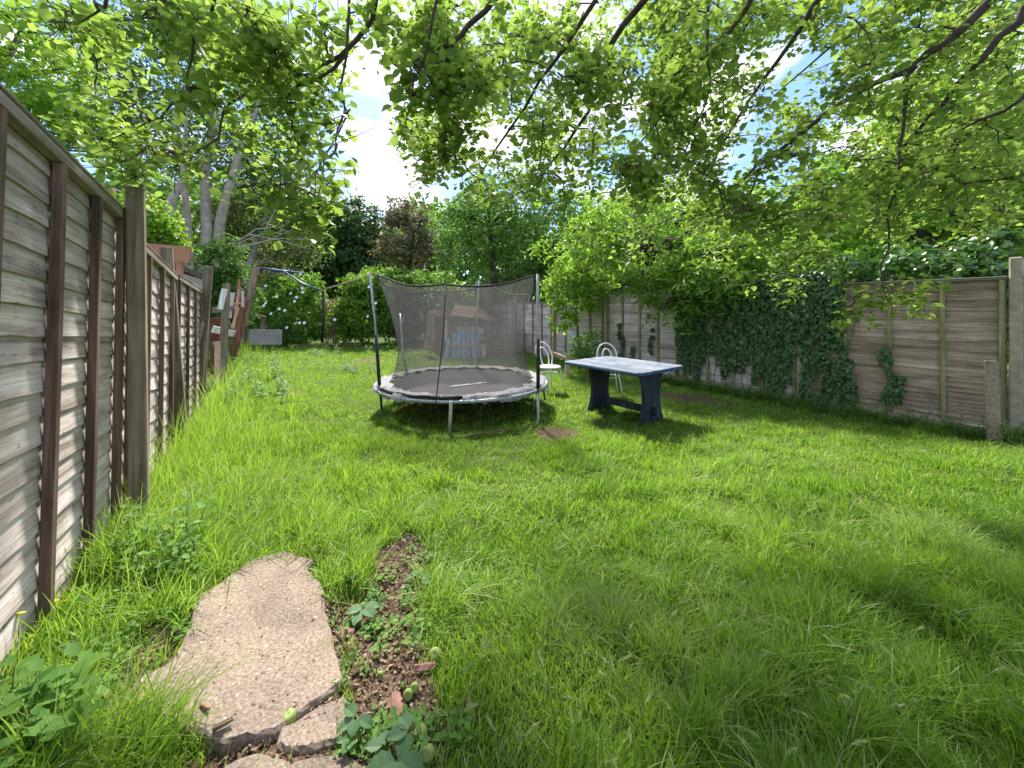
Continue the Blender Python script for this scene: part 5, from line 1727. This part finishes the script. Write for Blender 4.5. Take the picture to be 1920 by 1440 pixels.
# bark pieces, fallen apples, stones
def flake(px_, py_, l_, w_, a, label, m=M_barkchip):
    c = G(px_, py_, .012)
    rs = random.Random(int(px_ * 7 + py_))
    b = MB()
    nn_, mm_ = 7, 4
    for k_ in range(2):
        for i in range(nn_):
            for j in range(mm_):
                u, v_ = i / (nn_ - 1) - .5, j / (mm_ - 1) - .5
                wj = w_ * (1 - .5 * abs(u) ** 2 * 2) * (1 + rs.uniform(-.12, .12))
                b.v.append((u * l_ + rs.uniform(-.003, .003), v_ * wj, .012 * (1 - 4 * v_ * v_) * .8 + rs.uniform(-.0015, .0015) - k_ * .005))
    for i in range(nn_ - 1):
        for j in range(mm_ - 1):
            a_ = i * mm_ + j
            b.f.append((a_, a_ + mm_, a_ + mm_ + 1, a_ + 1)); b.sm.append(False)
            o__ = nn_ * mm_
            b.f.append((o__ + a_, o__ + a_ + 1, o__ + a_ + mm_ + 1, o__ + a_ + mm_)); b.sm.append(False)
    rim = [i * mm_ for i in range(nn_)] + [(nn_ - 1) * mm_ + j for j in range(1, mm_)] + [i * mm_ + mm_ - 1 for i in range(nn_ - 2, -1, -1)] + [j for j in range(mm_ - 2, 0, -1)]
    o__ = nn_ * mm_
    for i in range(len(rim)):
        p_, q2 = rim[i], rim[(i + 1) % len(rim)]
        b.f.append((p_, q2, q2 + o__, p_ + o__)); b.sm.append(False)
    o = b.build('bark_piece', m, None, frame(c, a, R(rs.uniform(-10, 10)), R(rs.uniform(-8, 8))))
    return tag(o, label, 'bark', 'curled flakes of bark on the soil')
flake(648, 1187, .055, .04, .2, 'curled purple brown bark piece touching the right slab edge')
flake(797, 1250, .07, .03, .1, 'reddish bark piece at the lawn side of the soil strip')
flake(740, 1325, .085, .045, 1.9, 'split pale pink bark piece in the middle of the soil strip')
flake(880, 1332, .06, .022, 1.8, 'dark brown bark piece at the edge of the long grass')
flake(710, 1060, .06, .04, 2.4, 'pale bark piece at the top of the soil strip')
flake(695, 1175, .06, .018, -.3, 'narrow tan bark piece just above the bramble leaves')
flake(625, 1075, .03, .02, .9, 'small brown bark chip by the slab upper right corner')
flake(575, 1352, .02, .014, .4, 'small rust coloured chip lying on the small slab')
tag(MB().tube([G(398, 1370, .045), G(438, 1348, .05)], [.006, .004], 5).tube([G(402, 1364, .045), G(436, 1344, .05)], [.004, .003], 5).world('split_stick', M_twig), 'short split stick lying on the lower left of the largest slab', 'stick')
tag(MB().tube([G(377, 1320, .04), G(392, 1330, .045)], [.005, .004], 5).world('wood_chip', M_barkchip), 'small orange brown wood chip on the largest slab', 'wood chip')
for (px_, py_, s__, lb) in [(815, 1228, 1.25, 'green fallen apple by the grass above the red bark'), (541, 1347, 1.2, 'green fallen apple in the gap between the slabs'), (777, 1290, .85, 'upper of two small apples close together on the soil'), (765, 1303, .9, 'lower of two small apples close together on the soil'), (757, 1284, .55, 'tiny brownish apple left of the pair of apples'),
                            (603, 1155, .7, 'tiny green apple on the right edge of the largest slab'), (713, 1265, .6, 'tiny yellow green apple right of the slab corner'), (787, 1375, 1.2, 'green fallen apple among the lower bramble leaves'), (802, 1413, 1.1, 'green fallen apple nearest the bottom of the soil strip'), (1587, 1320, 1.3, 'yellow green apple lying in the long grass on the right')]:
    c = G(px_, py_, .018 if px_ < 1500 else .05)
    o = bpy.data.objects.new('fallen_apple', am)
    place(o, None, Matrix.Translation(c) @ Matrix.Rotation(random.uniform(0, 1.5), 4, 'X') @ Matrix.Scale(s__, 4))
    tag(o, lb, 'apple', 'small green apples fallen on the ground')
